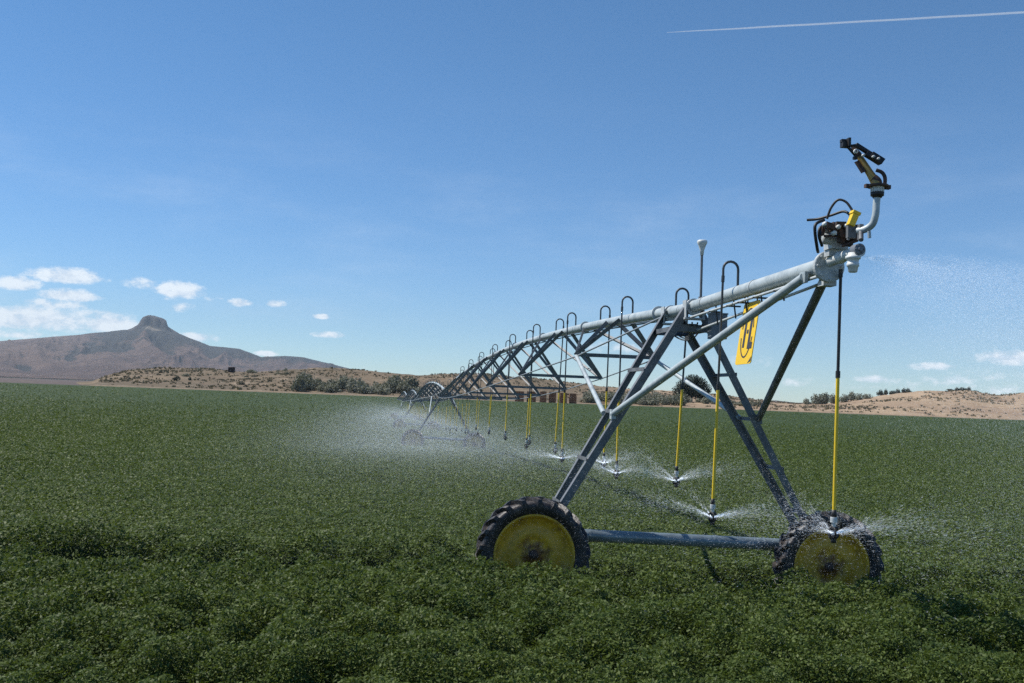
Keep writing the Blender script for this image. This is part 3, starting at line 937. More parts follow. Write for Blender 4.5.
# ---- booster pump block above the pipe end
bp = at(836, 240, 8.55)
pm = thing('booster_pump', bp, 'grey booster pump and valve block with looping black hoses on top of the pipe end', 'pump')
mb = MB().box(at(836, 245, 8.55), V * 0.075, U * 0.08, UP * 0.04).lathe(at(832, 239, 8.48), V, [(0, -0.09), (0.045, -0.09), (0.05, -0.08), (0.05, 0.02), (0.04, 0.03), (0.04, 0.09), (0, 0.09)], 18)
mb.lathe(at(826, 233, 8.5), UP, [(0, 0.05), (0.055, 0.05), (0.062, 0.04), (0.062, 0.0), (0.05, -0.005), (0.05, -0.05), (0, -0.05)], 20)
mb.box(at(836, 250, 8.6), V * 0.085, U * 0.05, UP * 0.06)
mb.build('pump_body', M['cast'], pm)
mb = MB()
for (px, py, w_, h_) in ((843, 234, 5, 4), (836, 229, 6, 2.5), (848, 233, 4, 5), (853, 237, 4, 3), (829, 226, 3.5, 3), (840, 224, 5, 2), (857, 233, 3, 4), (845, 240, 6, 3), (849, 241, 3, 5), (841, 238, 2.5, 5), (854, 228, 2, 3), (834, 225, 2, 2), (846, 226, 2, 2.5), (822, 231, 1.6, 5)):
    yy = 8.35 + random.uniform(-.06, .06)
    sc_ = yy / FPX
    mb.box(at(px, py, yy), V * w_ * sc_ + UP * random.uniform(-.008, .008), U * 0.03, UP * h_ * sc_ + V * random.uniform(-.006, .006))
for (a, b) in (((826, 226), (852, 225)), ((828, 230), (852, 231)), ((850, 243), (860, 228)), ((846, 238), (856, 240))):
    mb.tube(at(*a, 8.38), at(*b, 8.38), 0.016, 8)
mb.tube(at(824, 236, 8.36), at(848, 236, 8.36), 0.010, 8).tube(at(842, 246, 8.36), at(858, 240, 8.3), 0.014, 8)
mb.build('pump_motor', M['rustdark'], pm)
mb = MB()
for (px, py) in ((825, 224), (834, 233), (852, 232), (846, 226), (838, 227)):
    q = at(px, py, 8.30)
    mb.lathe(q, -U, [(0, 0.03), (0.014, 0.03), (0.02, 0.015), (0.02, -0.02), (0, -0.02)], 10)
mb.build('pump_fittings', M['pale'], pm)


def spline(pts, n=8):
    out = []
    pts = [pts[0]] + list(pts) + [pts[-1]]
    for i in range(1, len(pts) - 2):
        p0, p1, p2, p3 = pts[i - 1:i + 3]
        for k in range(n):
            t = k / n
            out.append(0.5 * ((2 * p1) + (p2 - p0) * t + (2 * p0 - 5 * p1 + 4 * p2 - p3) * t * t + (3 * p1 - p0 - 3 * p2 + p3) * t ** 3))
    out.append(pts[-2])
    return out


for pl, r in (([(827, 219, 8.35), (831, 208, 8.33), (838, 200, 8.3), (846, 202, 8.27), (852, 210, 8.24), (853, 214, 8.22)], 0.0105),
              ([(807, 220, 8.55), (818, 219, 8.5), (832, 215, 8.4), (843, 211.5, 8.33), (849, 214, 8.28), (851, 219, 8.25)], 0.0115),
              ([(824, 220, 8.45), (816, 224, 8.4), (815, 232, 8.4), (817, 247, 8.45), (818, 252, 8.55)], 0.0135),
              ([(827, 224, 8.42), (820, 228, 8.38), (819, 236, 8.38), (822, 246, 8.45)], 0.012)):
    MB().ring_tube(spline([at(*q) for q in pl]), r, 8).build('hose', M['black'], pm)
# the yellow cover on its bracket
yc = at(853, 219, 8.18)
d = (at(856, 212, 8.18) - at(850, 227, 8.18)).normalized()
side = d.cross(U).normalized()
mb = MB().box(yc, d * 0.060, side * 0.026, U * 0.03)
mb.box(yc + d * 0.052, d * 0.012, side * 0.034, U * 0.036)
mb.build('yellow_cover', M['yellow'], pm)
MB().box(at(851, 232, 8.2), V * 0.035, U * 0.02, UP * 0.05).tube(at(848, 240, 8.2), at(851, 226, 8.2), 0.012, 8).build('cover_bracket', M['steel'], pm)

# ---- big end gun on its bent riser
g0 = at(866, 229, 8.05)
eg = thing('end_gun', g0, 'black and tan impact end gun angled up left on a bent grey riser', 'sprinkler gun')
pts = spline([at(858, 231, 8.12), at(866, 229, 8.06), at(872.5, 224, 8.02), at(875.5, 215, 8.0), at(876.3, 205, 8.0), at(877, 197, 8.0)], 8)
mb = MB().ring_tube(pts, 0.0285, 16)
mb.tube(at(869, 231, 8.03), at(869.5, 238, 8.03), 0.014, 10)
mb.build('riser', M['pipe'], eg)
MB().box(at(860.5, 232, 8.1), U * 0.022, V * 0.016, UP * 0.062).tube(at(861, 226, 8.14), at(861, 240, 8.02), 0.02, 8).build('riser_bracket', M['steel'], eg)
gc = at(877.3, 191, 8.0)
MB().lathe(gc, UP, [(0, -0.055), (0.036, -0.055), (0.040, -0.045), (0.052, -0.040), (0.054, -0.012), (0.046, -0.01), (0, -0.01)], 20).build('swivel_base', M['black'], eg)
mb = MB().lathe(gc, UP, [(0, -0.01), (0.046, -0.01), (0.048, 0.032), (0, 0.032)], 24, False)
for k in range(14):
    a = 2 * math.pi * k / 14
    mb.box(gc + Vector((math.cos(a), math.sin(a), 0)) * 0.047 + UP * 0.011, Vector((math.cos(a), math.sin(a), 0)) * 0.006, Vector((-math.sin(a), math.cos(a), 0)) * 0.004, UP * 0.02)
mb.build('bearing', M['pale'], eg)
mb = MB().lathe(gc + UP * 0.04, UP, [(0, -0.008), (0.085, -0.008), (0.087, 0.0), (0.085, 0.008), (0.04, 0.012), (0, 0.012)], 24, False)
mb.box(gc + UP * 0.036 + V * 0.085, V * 0.022, U * 0.02, UP * 0.016).box(gc + UP * 0.036 - V * 0.085, V * 0.02, U * 0.02, UP * 0.014)
mb.build('drive_ring', M['rustdark'], eg)
b0, b1 = at(877, 184.5, 8.0), at(858, 154.5, 8.05)
bd = (b1 - b0).normalized()
bs = bd.cross(U).normalized()
MB().ring_tube([b0, b0 + bd * 0.05, b0 + bd * 0.1, b1 - bd * 0.05, b1], [0.042, 0.036, 0.031, 0.026, 0.024], 14).build('barrel', M['brass'], eg)
mb = MB().ring_tube(spline([b0 - UP * 0.02, b0 + UP * 0.02 + V * 0.0, b0 + bd * 0.06]), 0.038, 12)
mb.ring_tube(spline([at(884.5, 187, 7.97), at(885, 178, 7.97), at(882, 172.5, 7.97), at(876, 170, 7.98)]), 0.015, 10)
mb.ring_tube([b1 - bd * 0.02, b1, b1 + bd * 0.05, b1 + bd * 0.09], [0.026, 0.028, 0.020, 0.016], 12)
mb.box(b1 - bd * 0.10 - bs * 0.042 * (1 if bs.z > 0 else -1), bd * 0.055, bs * 0.012, U * 0.02)
mb.build('elbow', M['rustdark'], eg)
mb = MB()
a0, a1 = at(855.5, 144.5, 7.98), at(881.5, 161, 7.95)
ad = (a1 - a0).normalized(); as_ = ad.cross(U).normalized()
mb.box(a0.lerp(a1, 0.5), ad * (a1 - a0).length * 0.5, as_ * 0.012, U * 0.022)
mb.box(at(876, 158.5, 7.95), ad * 0.055, as_ * 0.026, U * 0.03)
mb.box(at(869, 155, 7.96), ad * 0.03, as_ * 0.022, U * 0.026)
mb.box(at(845, 145, 8.02), V * 0.030, U * 0.028, UP * 0.020).box(at(848.3, 142.5, 8.0), V * 0.010, U * 0.03, UP * 0.034)
mb.box(at(843, 141, 8.02), V * 0.018, U * 0.02, UP * 0.012)
mb.tube(at(848, 147, 8.0), at(856, 156, 8.0), 0.013, 8).tube(at(849, 146, 8.0), at(856, 145, 7.98), 0.010, 8)
mb.box(at(855, 158, 8.0), V * 0.014, U * 0.014, UP * 0.012)
mb.build('rocker_arm', M['black'], eg)
for (px, py) in ((873.5, 156.5), (878.5, 158.5), (863.5, 155)):
    MB().lathe(at(px, py, 7.91), -U, [(0, 0.012), (0.009, 0.012), (0.009, -0.02)], 10).build('bolt', M['pale'], eg)
MB().lathe(at(855.7, 151.3, 7.95), -U, [(0.009, 0.012), (0.017, 0.012), (0.019, 0.0), (0.017, -0.01)], 16).build('nozzle_ring', M['pale'], eg)

# ---- the yellow maker's sign hanging under the boom
sg0 = at(749, 303, 10.6)
sg = thing('yellow_sign', sg0, 'narrow yellow sign with dark letters T-L in an oval, hanging askew below the overhang pipe', 'sign')
pa, pb, pc, pd = at(745.5, 303.5, 10.85), at(760.0, 299.8, 10.35), at(751.5, 363.0, 10.35), at(734.5, 365.5, 10.85)
ex = ((pb - pa) + (pc - pd)) * 0.5; ey = ((pa - pd) + (pb - pc)) * 0.5
cen = (pa + pb + pc + pd) * 0.25
nrm_ = ex.cross(ey).normalized()
if nrm_.y > 0: nrm_ = -nrm_


def sp(x, y, k=0.0):
    """point on the sign, x and y from -1 to 1"""
    return cen + ex * 0.5 * x + ey * 0.5 * y + nrm_ * k


def slab(mb, poly, z0, z1):
    n_ = len(poly)
    vs = [sp(x, y, z0) for x, y in poly] + [sp(x, y, z1) for x, y in poly]
    fs = [tuple(range(n_, 2 * n_)), tuple(range(n_))[::-1]] + [(i, (i + 1) % n_, n_ + (i + 1) % n_, n_ + i) for i in range(n_)]
    mb.add(vs, fs)


mb = MB()
c_ = 0.12
slab(mb, [(-1, -1 + c_ * .5), (-1 + c_, -1), (1 - c_, -1), (1, -1 + c_ * .5), (1, 1 - c_ * .5), (1 - c_, 1), (-1 + c_, 1), (-1, 1 - c_ * .5)], -0.004, 0.004)
mb.build('sign_panel', M['signyellow'], sg)
mb = MB()
for sgn in (1, -1):                                         # the stroke of the oval, broken at the sides
    for k in range(16):
        a = math.pi * (0.06 + 0.88 * k / 16) * sgn; b = math.pi * (0.06 + 0.88 * (k + 1) / 16) * sgn
        po = [(math.cos(t) * r_ * 0.74, math.sin(t) * (0.80 + (r_ - 1) * 0.35) ) for t, r_ in ((a, 1.0), (b, 1.0), (b, 0.86), (a, 0.86))]
        slab(mb, po, 0.003, 0.0065)
mb.build('sign_oval', M['ink'], sg)
mb = MB()
slab(mb, [(-0.62, 0.52), (0.02, 0.52), (0.02, 0.38), (-0.16, 0.38), (-0.16, -0.46), (-0.40, -0.46), (-0.40, 0.38), (-0.62, 0.38)], 0.003, 0.0068)
mb.build('letter', M['ink'], sg)
mb = MB(); slab(mb, [(-0.06, -0.02), (0.14, -0.02), (0.14, 0.10), (-0.06, 0.10)], 0.003, 0.0068); mb.build('hyphen', M['ink'], sg)
mb = MB()
slab(mb, [(0.24, 0.52), (0.50, 0.52), (0.50, -0.32), (0.82, -0.32), (0.82, -0.52), (0.24, -0.52)], 0.003, 0.0068)
mb.build('letter', M['ink'], sg)
mb = MB(); slab(mb, [(0.60, -0.98), (0.97, -0.92), (0.97, -0.78)], 0.003, 0.0066); mb.build('dark_corner', M['ink'], sg)  # small dark triangle in the lower right corner
mb = MB()
for x in (-0.6, 0.6):
    q = sp(x, 0.98)
    mb.tube(q, q + UP * 0.085, 0.008, 6)
mb.build('sign_hook', M['black'], sg)

# ---- hanging sprinkler drops
ORD = ['first', 'second', 'third', 'fourth', 'fifth', 'sixth', 'seventh', 'eighth', 'ninth', 'tenth', 'eleventh', 'twelfth', 'thirteenth', 'fourteenth', 'fifteenth', 'sixteenth', 'seventeenth',
       'eighteenth', 'nineteenth', 'twentieth', 'twenty-first']
SPRAY = []


def drop(u, s, label, z_yel, z_end, lean=-0.03, straight=False, lod=0):
    """gooseneck, hose, yellow sleeve and sprinkler head hanging from the pipe at u on side s"""
    zp = pipe_z(u)
    n_ = 8 if lod == 0 else 5
    t = thing('sprinkler_drop', P(u, 0, zp + RP), label, 'sprinkler drop', 'sprinkler drops hanging along the pivot')
    wide = 0.17
    if not straight:
        top = 0.30 if lod else 0.31 + random.uniform(-.01, .05)
        pts = [P(u, -s * 0.0, zp + RP - 0.01), P(u, 0, zp + top - wide / 2)]
        for k in range(1, 8):
            a = math.pi * (1 - k / 8)
            pts.append(P(u, s * (wide / 2 + wide / 2 * math.cos(a)), zp + top - wide / 2 + wide / 2 * math.sin(a)))
        pts += [P(u, s * wide, zp + top - wide / 2), P(u, s * wide, zp + top - 0.16)]
        MB().ring_tube(pts, 0.0145, n_).build('gooseneck', M['hose'], t)
        hs = P(u, s * wide, zp + top - 0.16)
    else:
        hs = P(u, 0.075, zp - 0.05)
    base = P(u, s * wide * (0 if straight else 1) + lean, z_end)
    ax_ = (hs - base).normalized()

    def along(z):
        return base + (hs - base) * ((z - base.z) / (hs.z - base.z))
    r = 0.013 if not straight else 0.014
    mb = MB().ring_tube([hs, along(z_yel + 0.0)], r, n_)
    if lod == 0:
        mb.tube(along(hs.z), along(hs.z - 0.07), 0.019, n_)
    mb.build('hose', M['black'] if straight else M['hose'], t)
    mb = MB().ring_tube([along(z_yel), along(z_end + 0.02)], 0.0165 if lod == 0 else 0.0135, n_)
    mb.build('yellow_sleeve', M['yellow'], t)
    if lod == 0:
        MB().tube(along(z_yel + 0.05), along(z_yel - 0.01), 0.021, n_).build('coupling', M['black'], t)
        mb = MB().lathe(base, UP, [(0.0, 0.04), (0.021, 0.04), (0.021, -0.03), (0.0, -0.03)], 12)
        mb.build('coupling', M['black'], t)
    MB().lathe(base, UP, [(0.0, -0.022), (0.028, -0.022), (0.030, -0.03), (0.030, -0.066), (0.019, -0.070), (0.017, -0.105), (0.0, -0.107)], 14 if lod == 0 else 6, False).build('weight', M['cast'], t)
    mb = MB()
    if lod == 0:
        c0 = base - UP * 0.155
        ring = [c0 + (V * math.cos(a) + UP * math.sin(a) * 1.25) * 0.043 for a in np.linspace(0, 2 * math.pi, 21)]
        mb.ring_tube(ring, 0.0115, 8, False)
        ring = [c0 + (U * math.cos(a) + UP * math.sin(a) * 1.25) * 0.038 for a in np.linspace(0, 2 * math.pi, 15)]
        mb.ring_tube(ring, 0.008, 6, False)
        MB().lathe(c0, UP, [(0, 0.032), (0.013, 0.03), (0.015, 0.0), (0.026, -0.012), (0.027, -0.022), (0, -0.024)], 12).build('nozzle', M['cast'], t)
        mb.lathe(c0, UP, [(0, 0.05), (0.02, 0.05), (0.02, 0.015), (0.010, 0.01), (0.010, -0.005), (0.034, -0.018), (0.036, -0.028), (0.02, -0.05), (0.024, -0.065), (0.024, -0.085), (0.0, -0.088)], 14)
    else:
        mb.lathe(base - UP * 0.15, UP, [(0, 0.05), (0.035, 0.02), (0.04, -0.03), (0.02, -0.08), (0, -0.08)], 6)
    mb.build('sprinkler_head', M['black'], t)
    SPRAY.append((base - UP * 0.16, u))
    return t


drop(-4.42, 1, 'outermost sprinkler drop, black hose straight down from the boom end to the front right wheel', 2.94, 1.76, 0.055, True)
drop(-2.07, -1, 'tall sprinkler drop on the overhang pipe, crossing the long strut left of the yellow sign', 2.83, 1.60, -0.05)
for k in range(3):
    for i in range(21):
        u = 0.28 + 2.35 * i + SPAN * k
        s = 1 if i % 2 == 0 else -1
        g = float(gz(*P(u, 0, 0).xy))
        if k == 0:
            lab = f'yellow sleeved sprinkler drop, {ORD[i]} back from the front tower along the nearest pipe span' if i else 'yellow sleeved sprinkler drop hanging inside the legs of the front tower'
            z_end = 1.77 if i == 0 else max(1.68 - 0.01 * i, g + 1.75) if i < 12 else g + 1.8
            z_end += random.uniform(-.04, .04)
        else:
            lab = f'small pale sprinkler drop, {ORD[i]} along the {"second" if k == 1 else "third"} pipe span into the mist'
            z_end = g + 1.8 + random.uniform(-.05, .05)
        drop(u, s, lab, z_end + 1.12 + random.uniform(-.10, .10), z_end, random.uniform(-0.10, 0.01), False, 0 if (k == 0 and i < 8) else 1)

# ------------------------------------------------------------------ water
def tri_cloud(C, s, stretch=None):
    """one small triangle per droplet; stretch gives each a direction to be drawn out along"""
    n = len(C)
    a = RNG.normal(0, 1, (n, 3)); a /= np.linalg.norm(a, axis=1)[:, None]
    b = RNG.normal(0, 1, (n, 3)); b -= a * (a * b).sum(1)[:, None]; b /= np.linalg.norm(b, axis=1)[:, None]
    s = s[:, None]
    if stretch is not None:
        a = stretch
        v = np.stack([C - a * 0.5, C + a * 0.5 + b * s * 0.5, C + a * 0.5 - b * s * 0.5], 1)
    else:
        v = np.stack([C + a * s, C - a * s * 0.5 + b * s * 0.87, C - a * s * 0.5 - b * s * 0.87], 1)
    return v.reshape(-1, 3)


def jets(c, n, njet, reach, size, seed, rise=0.30, width=0.06):
    """streaks thrown out by a rotating plate: ballistic paths, dense by the plate"""
    rg = np.random.default_rng(seed)
    az0 = rg.uniform(0, 2 * math.pi, njet); rng_el = rg.normal(0, 0.09, njet)
    kj = rg.integers(0, njet, n)
    r = reach * rg.random(n) ** 1.35
    az = az0[kj] + rg.normal(0, width + 0.09 * (r / reach), n)
    el = rise + rng_el[kj] + rg.normal(0, 0.05, n) - 0.15 * (rg.random(n) ** 3)
    z = el * r - 0.13 * r ** 2 - rg.random(n) ** 2 * 0.22 * r * r
    C = np.stack([c.x + r * np.cos(az), c.y + r * np.sin(az), c.z + z], 1)
    dr = np.stack([np.cos(az), np.sin(az), el - 0.17 * r], 1)
    ln = rg.uniform(0.01, 0.05, n) * (1.0 - 0.5 * r / reach)
    return C, dr * ln[:, None], size * rg.uniform(0.6, 1.4, n)


WSPRAY = ['water spray fanning from the sprinkler over the front right wheel', 'water spray fanning from the sprinkler below the yellow sign', 'water spray fanning from the sprinkler between the tower legs',
          'water spray from the sprinkler just right of the left tower leg', 'fainter spray from the sprinkler half hidden by the left tower leg', 'water spray from the lone sprinkler just left of the left tower leg']
order = sorted(SPRAY, key=lambda q: q[1])
for i, (c, u) in enumerate(order[:6]):
    n_ = 9500 if i < 3 else 8500
    C, st, sz = jets(c, n_, 13, 1.7, 0.0025 + 0.0003 * i, 100 + i, rise=0.36, width=0.05)
    k_ = C[:, 2] > (gz(C[:, 0], C[:, 1]) + 0.5)
    C, st, sz = C[k_], st[k_], sz[k_]
    v = tri_cloud(C, sz, st)
    o = link(bpy.data.objects.new('water_spray', raw_mesh('water_spray', v - np.array(c), np.arange(len(v)).reshape(-1, 3), M['water'])))
    o.location = c
    tag(o, WSPRAY[i], 'water spray', 'sprays from the near sprinklers')

# the finer drops that drift away from all the sprinklers
Cs, Ss = [], []
for i, (c, u) in enumerate(order):
    y = c.y
    n_ = int(np.clip(2200 + 90 * max(u, 0) ** 1.9, 2200, 24000)) if u < 55 else 13000
    r = 6.2 * RNG.random(n_) ** 0.6
    az = RNG.uniform(0, 2 * math.pi, n_)
    drift = RNG.random(n_) ** 2.2 * (1.0 + 4.5 * np.clip((u + 4) / 25, 0, 1))
    zt_ = 0.25 * r - 0.075 * r ** 2
    z = c.z + zt_ - RNG.random(n_) * 1.15 * np.clip(r / 2.0, 0.05, 1) + 0.10 * RNG.normal(0, 1, n_) + 0.16 * drift + np.abs(RNG.normal(0, 1, n_)) * 0.5 * np.clip(u / 25, 0, 1)
    X_ = c.x + r * np.cos(az) - drift * 1.0; Y_ = c.y + r * np.sin(az) + drift * 0.2
    k_ = z > gz(X_, Y_) + 0.42
    Cs.append(np.stack([X_, Y_, z], 1)[k_]); Ss.append((np.clip(0.000092 * Y_, 0.0017, 0.0065) * RNG.uniform(0.5, 1.3, n_))[k_])
n_ = 850000
ub = 45 * RNG.random(n_) ** 1.05 - 3
vb = -0.8 + RNG.normal(0, 3.2, n_) - np.abs(RNG.normal(0, 1.6, n_))
Xb = T.x + U.x * ub + V.x * vb; Yb = T.y + U.y * ub + V.y * vb
zb = gz(Xb, Yb) + 0.50 + np.abs(RNG.normal(0, 0.95, n_))
Cs.append(np.stack([Xb, Yb, zb], 1)); Ss.append(0.000105 * np.maximum(Yb, 12) * RNG.uniform(0.6, 1.4, n_))
n_ = 4200                                                  # bigger sparkling drops round the near heads
ub = RNG.uniform(-6, 16, n_); vb = RNG.normal(0.8, 3.2, n_)
Xb = T.x + U.x * ub + V.x * vb; Yb = T.y + U.y * ub + V.y * vb
Cs.append(np.stack([Xb, Yb, 0.5 + np.abs(RNG.normal(0, 0.7, n_))], 1)); Ss.append(0.0030 * RNG.uniform(0.6, 1.5, n_) * np.clip(Yb / 12, 0.7, 2))
C = np.concatenate(Cs); S_ = np.concatenate(Ss)
v = tri_cloud(C, S_)
o = link(bpy.data.objects.new('spray_mist', raw_mesh('spray_mist', v, np.arange(len(v)).reshape(-1, 3), M['water'])))
tag(o, 'white haze of fine irrigation drops drifting low over the field', 'mist', kind='stuff')

# the end nozzle throws a wide fan to the right
rg = np.random.default_rng(5)
n_ = 950000
c = at(861, 256, 8.05)
az = rg.normal(0.1, 0.55, n_)
r = 5.5 * rg.random(n_) ** 0.52
el = -0.01 - 0.05 * rg.random(n_)
fall = rg.random(n_) ** 2.1 * (0.6 + 0.8 * rg.random(n_))
z = el * r - 0.075 * r ** 2 - fall * (0.10 * r + 0.30 * r ** 1.5 * 0.9)
C = np.stack([c.x + r * np.cos(az), c.y + r * np.sin(az), c.z + z], 1)
k_ = (C[:, 2] > 0.5)
C = C[k_]; rr_ = r[k_]
dr = np.stack([np.cos(az), np.sin(az), -0.15 * r - fall], 1)[k_]
st = dr * (rg.uniform(0.003, 0.014, len(C)))[:, None]
v = tri_cloud(C, 0.00165 * rg.uniform(0.5, 1.4, len(C)), st)
o = link(bpy.data.objects.new('water_spray', raw_mesh('water_spray', v - np.array(c), np.arange(len(v)).reshape(-1, 3), M['water'])))
o.location = c
tag(o, 'wide thin fan of water thrown right against the sky from the boom end nozzle', 'water spray')

# ------------------------------------------------------------------ bushes and trees
def leaf_blob(n, lobes, leaf, seed, flat=0.35):
    """leaf-sized faces spread through uneven lobes (x, y, z, rx, ry, rz)"""
    rg = np.random.default_rng(seed)
    wts = np.array([l[3] * l[4] * l[5] for l in lobes]) ** 0.75; wts /= wts.sum()
    idx = rg.choice(len(lobes), n, p=wts)
    Lb = np.array(lobes)[idx]
    d = rg.normal(0, 1, (n, 3)); d /= np.linalg.norm(d, axis=1)[:, None]
    rad_ = (0.45 + 0.6 * rg.random(n) ** 0.7)
    bump = 0.78 + 0.45 * vnoise(d[:, 0] * 2.2 + idx * 3.1, d[:, 1] * 2.2 + d[:, 2] * 2.4, seed)
    C = Lb[:, :3] + d * Lb[:, 3:] * (rad_ * bump)[:, None]
    nn = d * 0.7 + rg.normal(0, 0.6, (n, 3)); nn[:, 2] += flat
    nn /= np.linalg.norm(nn, axis=1)[:, None]
    a = rg.normal(0, 1, (n, 3)); a -= nn * (a * nn).sum(1)[:, None]; a /= np.linalg.norm(a, axis=1)[:, None]
    b = np.cross(nn, a)
    s = (leaf * rg.uniform(0.6, 1.5, n))[:, None]
    C[:, 2] = np.maximum(C[:, 2], 0.02)
    v = np.stack([C - a * s, C + b * s * 0.6, C + a * s, C - b * s * 0.6], 1).reshape(-1, 3)
    return v, np.arange(n * 4).reshape(n, 4)


def bush_mesh(seed, mat, n=700):
    rg = random.Random(seed)
    lobes = []
    for k in range(rg.randint(5, 8)):
        a = rg.uniform(0, 6.28); r = rg.uniform(0.05, 0.62)
        h = rg.uniform(0.35, 1.0) * (1 - 0.5 * r)
        lobes.append((math.cos(a) * r, math.sin(a) * r, h * 0.55, rg.uniform(0.26, 0.5), rg.uniform(0.26, 0.5), h * 0.5))
    v, f = leaf_blob(n, lobes, 0.075, seed)
    return raw_mesh('bush', v, f, mat)


BM = {'sage': [bush_mesh(300 + i, M['sage']) for i in range(3)], 'willow': [bush_mesh(320 + i, M['willow']) for i in range(4)], 'dark': [bush_mesh(340 + i, M['darkleaf']) for i in range(3)],
      'green': [bush_mesh(360 + i, M['willow']) for i in range(2)]}


def land(x, y):
    return float(max(hill_h(x, y), gz(x, y))) if y > FIELD_END + 20 else float(gz(x, y))


def bush(px, y, wide, high, kind, label, group, name='bush'):
    x = (px - CX) / FPX * y
    z = land(x, y)
    o = bpy.data.objects.new(name, random.choice(BM[kind]))
    o.location = (x, y, z - 0.1)
    o.scale = (wide * random.uniform(.9, 1.1), wide * random.uniform(.9, 1.1), high * 1.0)
    o.rotation_euler = (0, 0, random.uniform(0, 6.28))
    COL.objects.link(o)
    tag(o, label, 'bush', group)
    return o


G1 = 'grey green bushes along the foot of the hill left of the pipe arches'
for i in range(58):
    px = 298 + 142 * (i + random.random()) / 58
    y = random.choice((448, 456, 466, 478)) + random.uniform(-4, 4)
    big = 1.0 + 0.35 * math.sin(px * 0.13)
    bush(px, y, random.uniform(3.6, 6.0), random.uniform(3.8, 6.8) * big, random.choice(('willow', 'willow', 'sage', 'willow', 'green')),
         'grey green bush in the thicket at the hill foot left of the far pipe arches', G1)
for (px, y, wd, h, lab) in ((413, 474, 6.5, 8.4, 'tall dark bush rising above the thicket at its right end'), (397, 480, 6.0, 7.6, 'dark bush rising above the middle right of the thicket'),
                            (308, 452, 3.2, 3.6, 'rounded dark bush at the left end of the hill foot thicket')):
    bush(px, y, wd, h, 'willow', lab, None)
G2 = 'sage bushes behind the front tower legs'
for i in range(30):
    px = 588 + 100 * (i + random.random()) / 30
    bush(px, random.uniform(438, 470), random.uniform(3.2, 5.0), random.uniform(3.2, 5.8), random.choice(('sage', 'sage', 'willow')), 'grey sage bush in the row behind the front tower legs', G2)
for i in range(12):
    px = 700 + 62 * (i + random.random()) / 12
    bush(px, random.uniform(446, 485), random.uniform(1.8, 3.2), random.uniform(2.4, 4.2), random.choice(('sage', 'willow')), 'low grey bush on the slope right of the dark tree', 'low bushes right of the dark tree')
for i, (px, y, wd, h) in enumerate(((808, 560, 4, 4.2), (818, 560, 5, 7.0), (826, 560, 6, 8.0), (835, 565, 5, 6.4), (846, 570, 4, 5.6), (853, 575, 5, 6.2), (861, 580, 4, 5.0), (868, 590, 4, 3.6))):
    bush(px, y, wd, h, 'sage' if i != 2 else 'willow', 'pale grey bush in the clump on the right hill beside the outermost drop hose', 'bushes on the right hill')
for px in (882, 887, 893, 899, 905, 910):
    bush(px, 632, random.uniform(2.4, 3.6), random.uniform(2.0, 4.2), 'dark', 'small dark juniper on the right hill crest', 'junipers on the left of the right hill crest')
for px in (952, 958, 963, 970, 976):
    bush(px, 634, random.uniform(2.2, 3.6), random.uniform(1.6, 3.0), 'dark', 'small dark juniper farther right on the right hill crest', 'junipers farther right on the right hill crest')
for i in range(16):
    px = random.uniform(150, 300)
    bush(px, random.uniform(470, 620), random.uniform(1.4, 2.8), random.uniform(1.2, 2.4), random.choice(('sage', 'green', 'dark')), 'small low shrub scattered on the left hill slope', 'shrubs on the left hill slope')
bush(252, 600, 6.0, 2.4, 'green', 'low wide green shrub right of the small dark hut', None)
bush(243, 470, 3.4, 1.6, 'dark', 'low reddish dark heap of brush on the flat below the hut', None, 'brush_heap')

# dry scrub tufts all over the hills
n_ = 10500
yy = RNG.uniform(FIELD_END + 40, RIDGE + 8, n_); pxx = RNG.uniform(102, 1120, n_)
xx = (pxx - CX) / FPX * yy
dn = fbm(xx * 0.03, yy * 0.03, 4, 55)
k_ = dn + RNG.uniform(-.12, .12, n_) > 0.50 + 0.10 * np.clip((pxx - 700) / 150, 0, 1)
xx, yy = xx[k_], yy[k_]
zz = np.maximum(hill_h(xx, yy), gz(xx, yy))
n_ = len(xx)
hgt = RNG.uniform(0.25, 0.95, n_)
reps = 6
Cc = np.repeat(np.stack([xx, yy, zz], 1), reps, 0) + RNG.normal(0, 0.4, (n_ * reps, 3)) * np.array([1, 1, 0.0])
hh = np.repeat(hgt, reps) * RNG.uniform(0.5, 1.0, n_ * reps)
ang = RNG.uniform(0, 6.28, n_ * reps)
dv = np.stack([np.cos(ang), np.sin(ang), np.zeros_like(ang)], 1) * (0.45 * hh)[:, None]
tl = RNG.normal(0, 0.35, (n_ * reps, 3)) * hh[:, None]; tl[:, 2] = 0
upv = np.stack([np.zeros_like(hh), np.zeros_like(hh), hh], 1) + tl
v = np.stack([Cc - dv, Cc + dv, Cc + dv * 0.7 + upv, Cc - dv * 0.7 + upv], 1).reshape(-1, 3)
o = link(bpy.data.objects.new('hill_scrub', raw_mesh('hill_scrub', v, np.arange(len(v)).reshape(-1, 4), M['dryscrub'])))
tag(o, 'dry brown and grey scrub dotted over the low hills', 'scrub', kind='stuff')

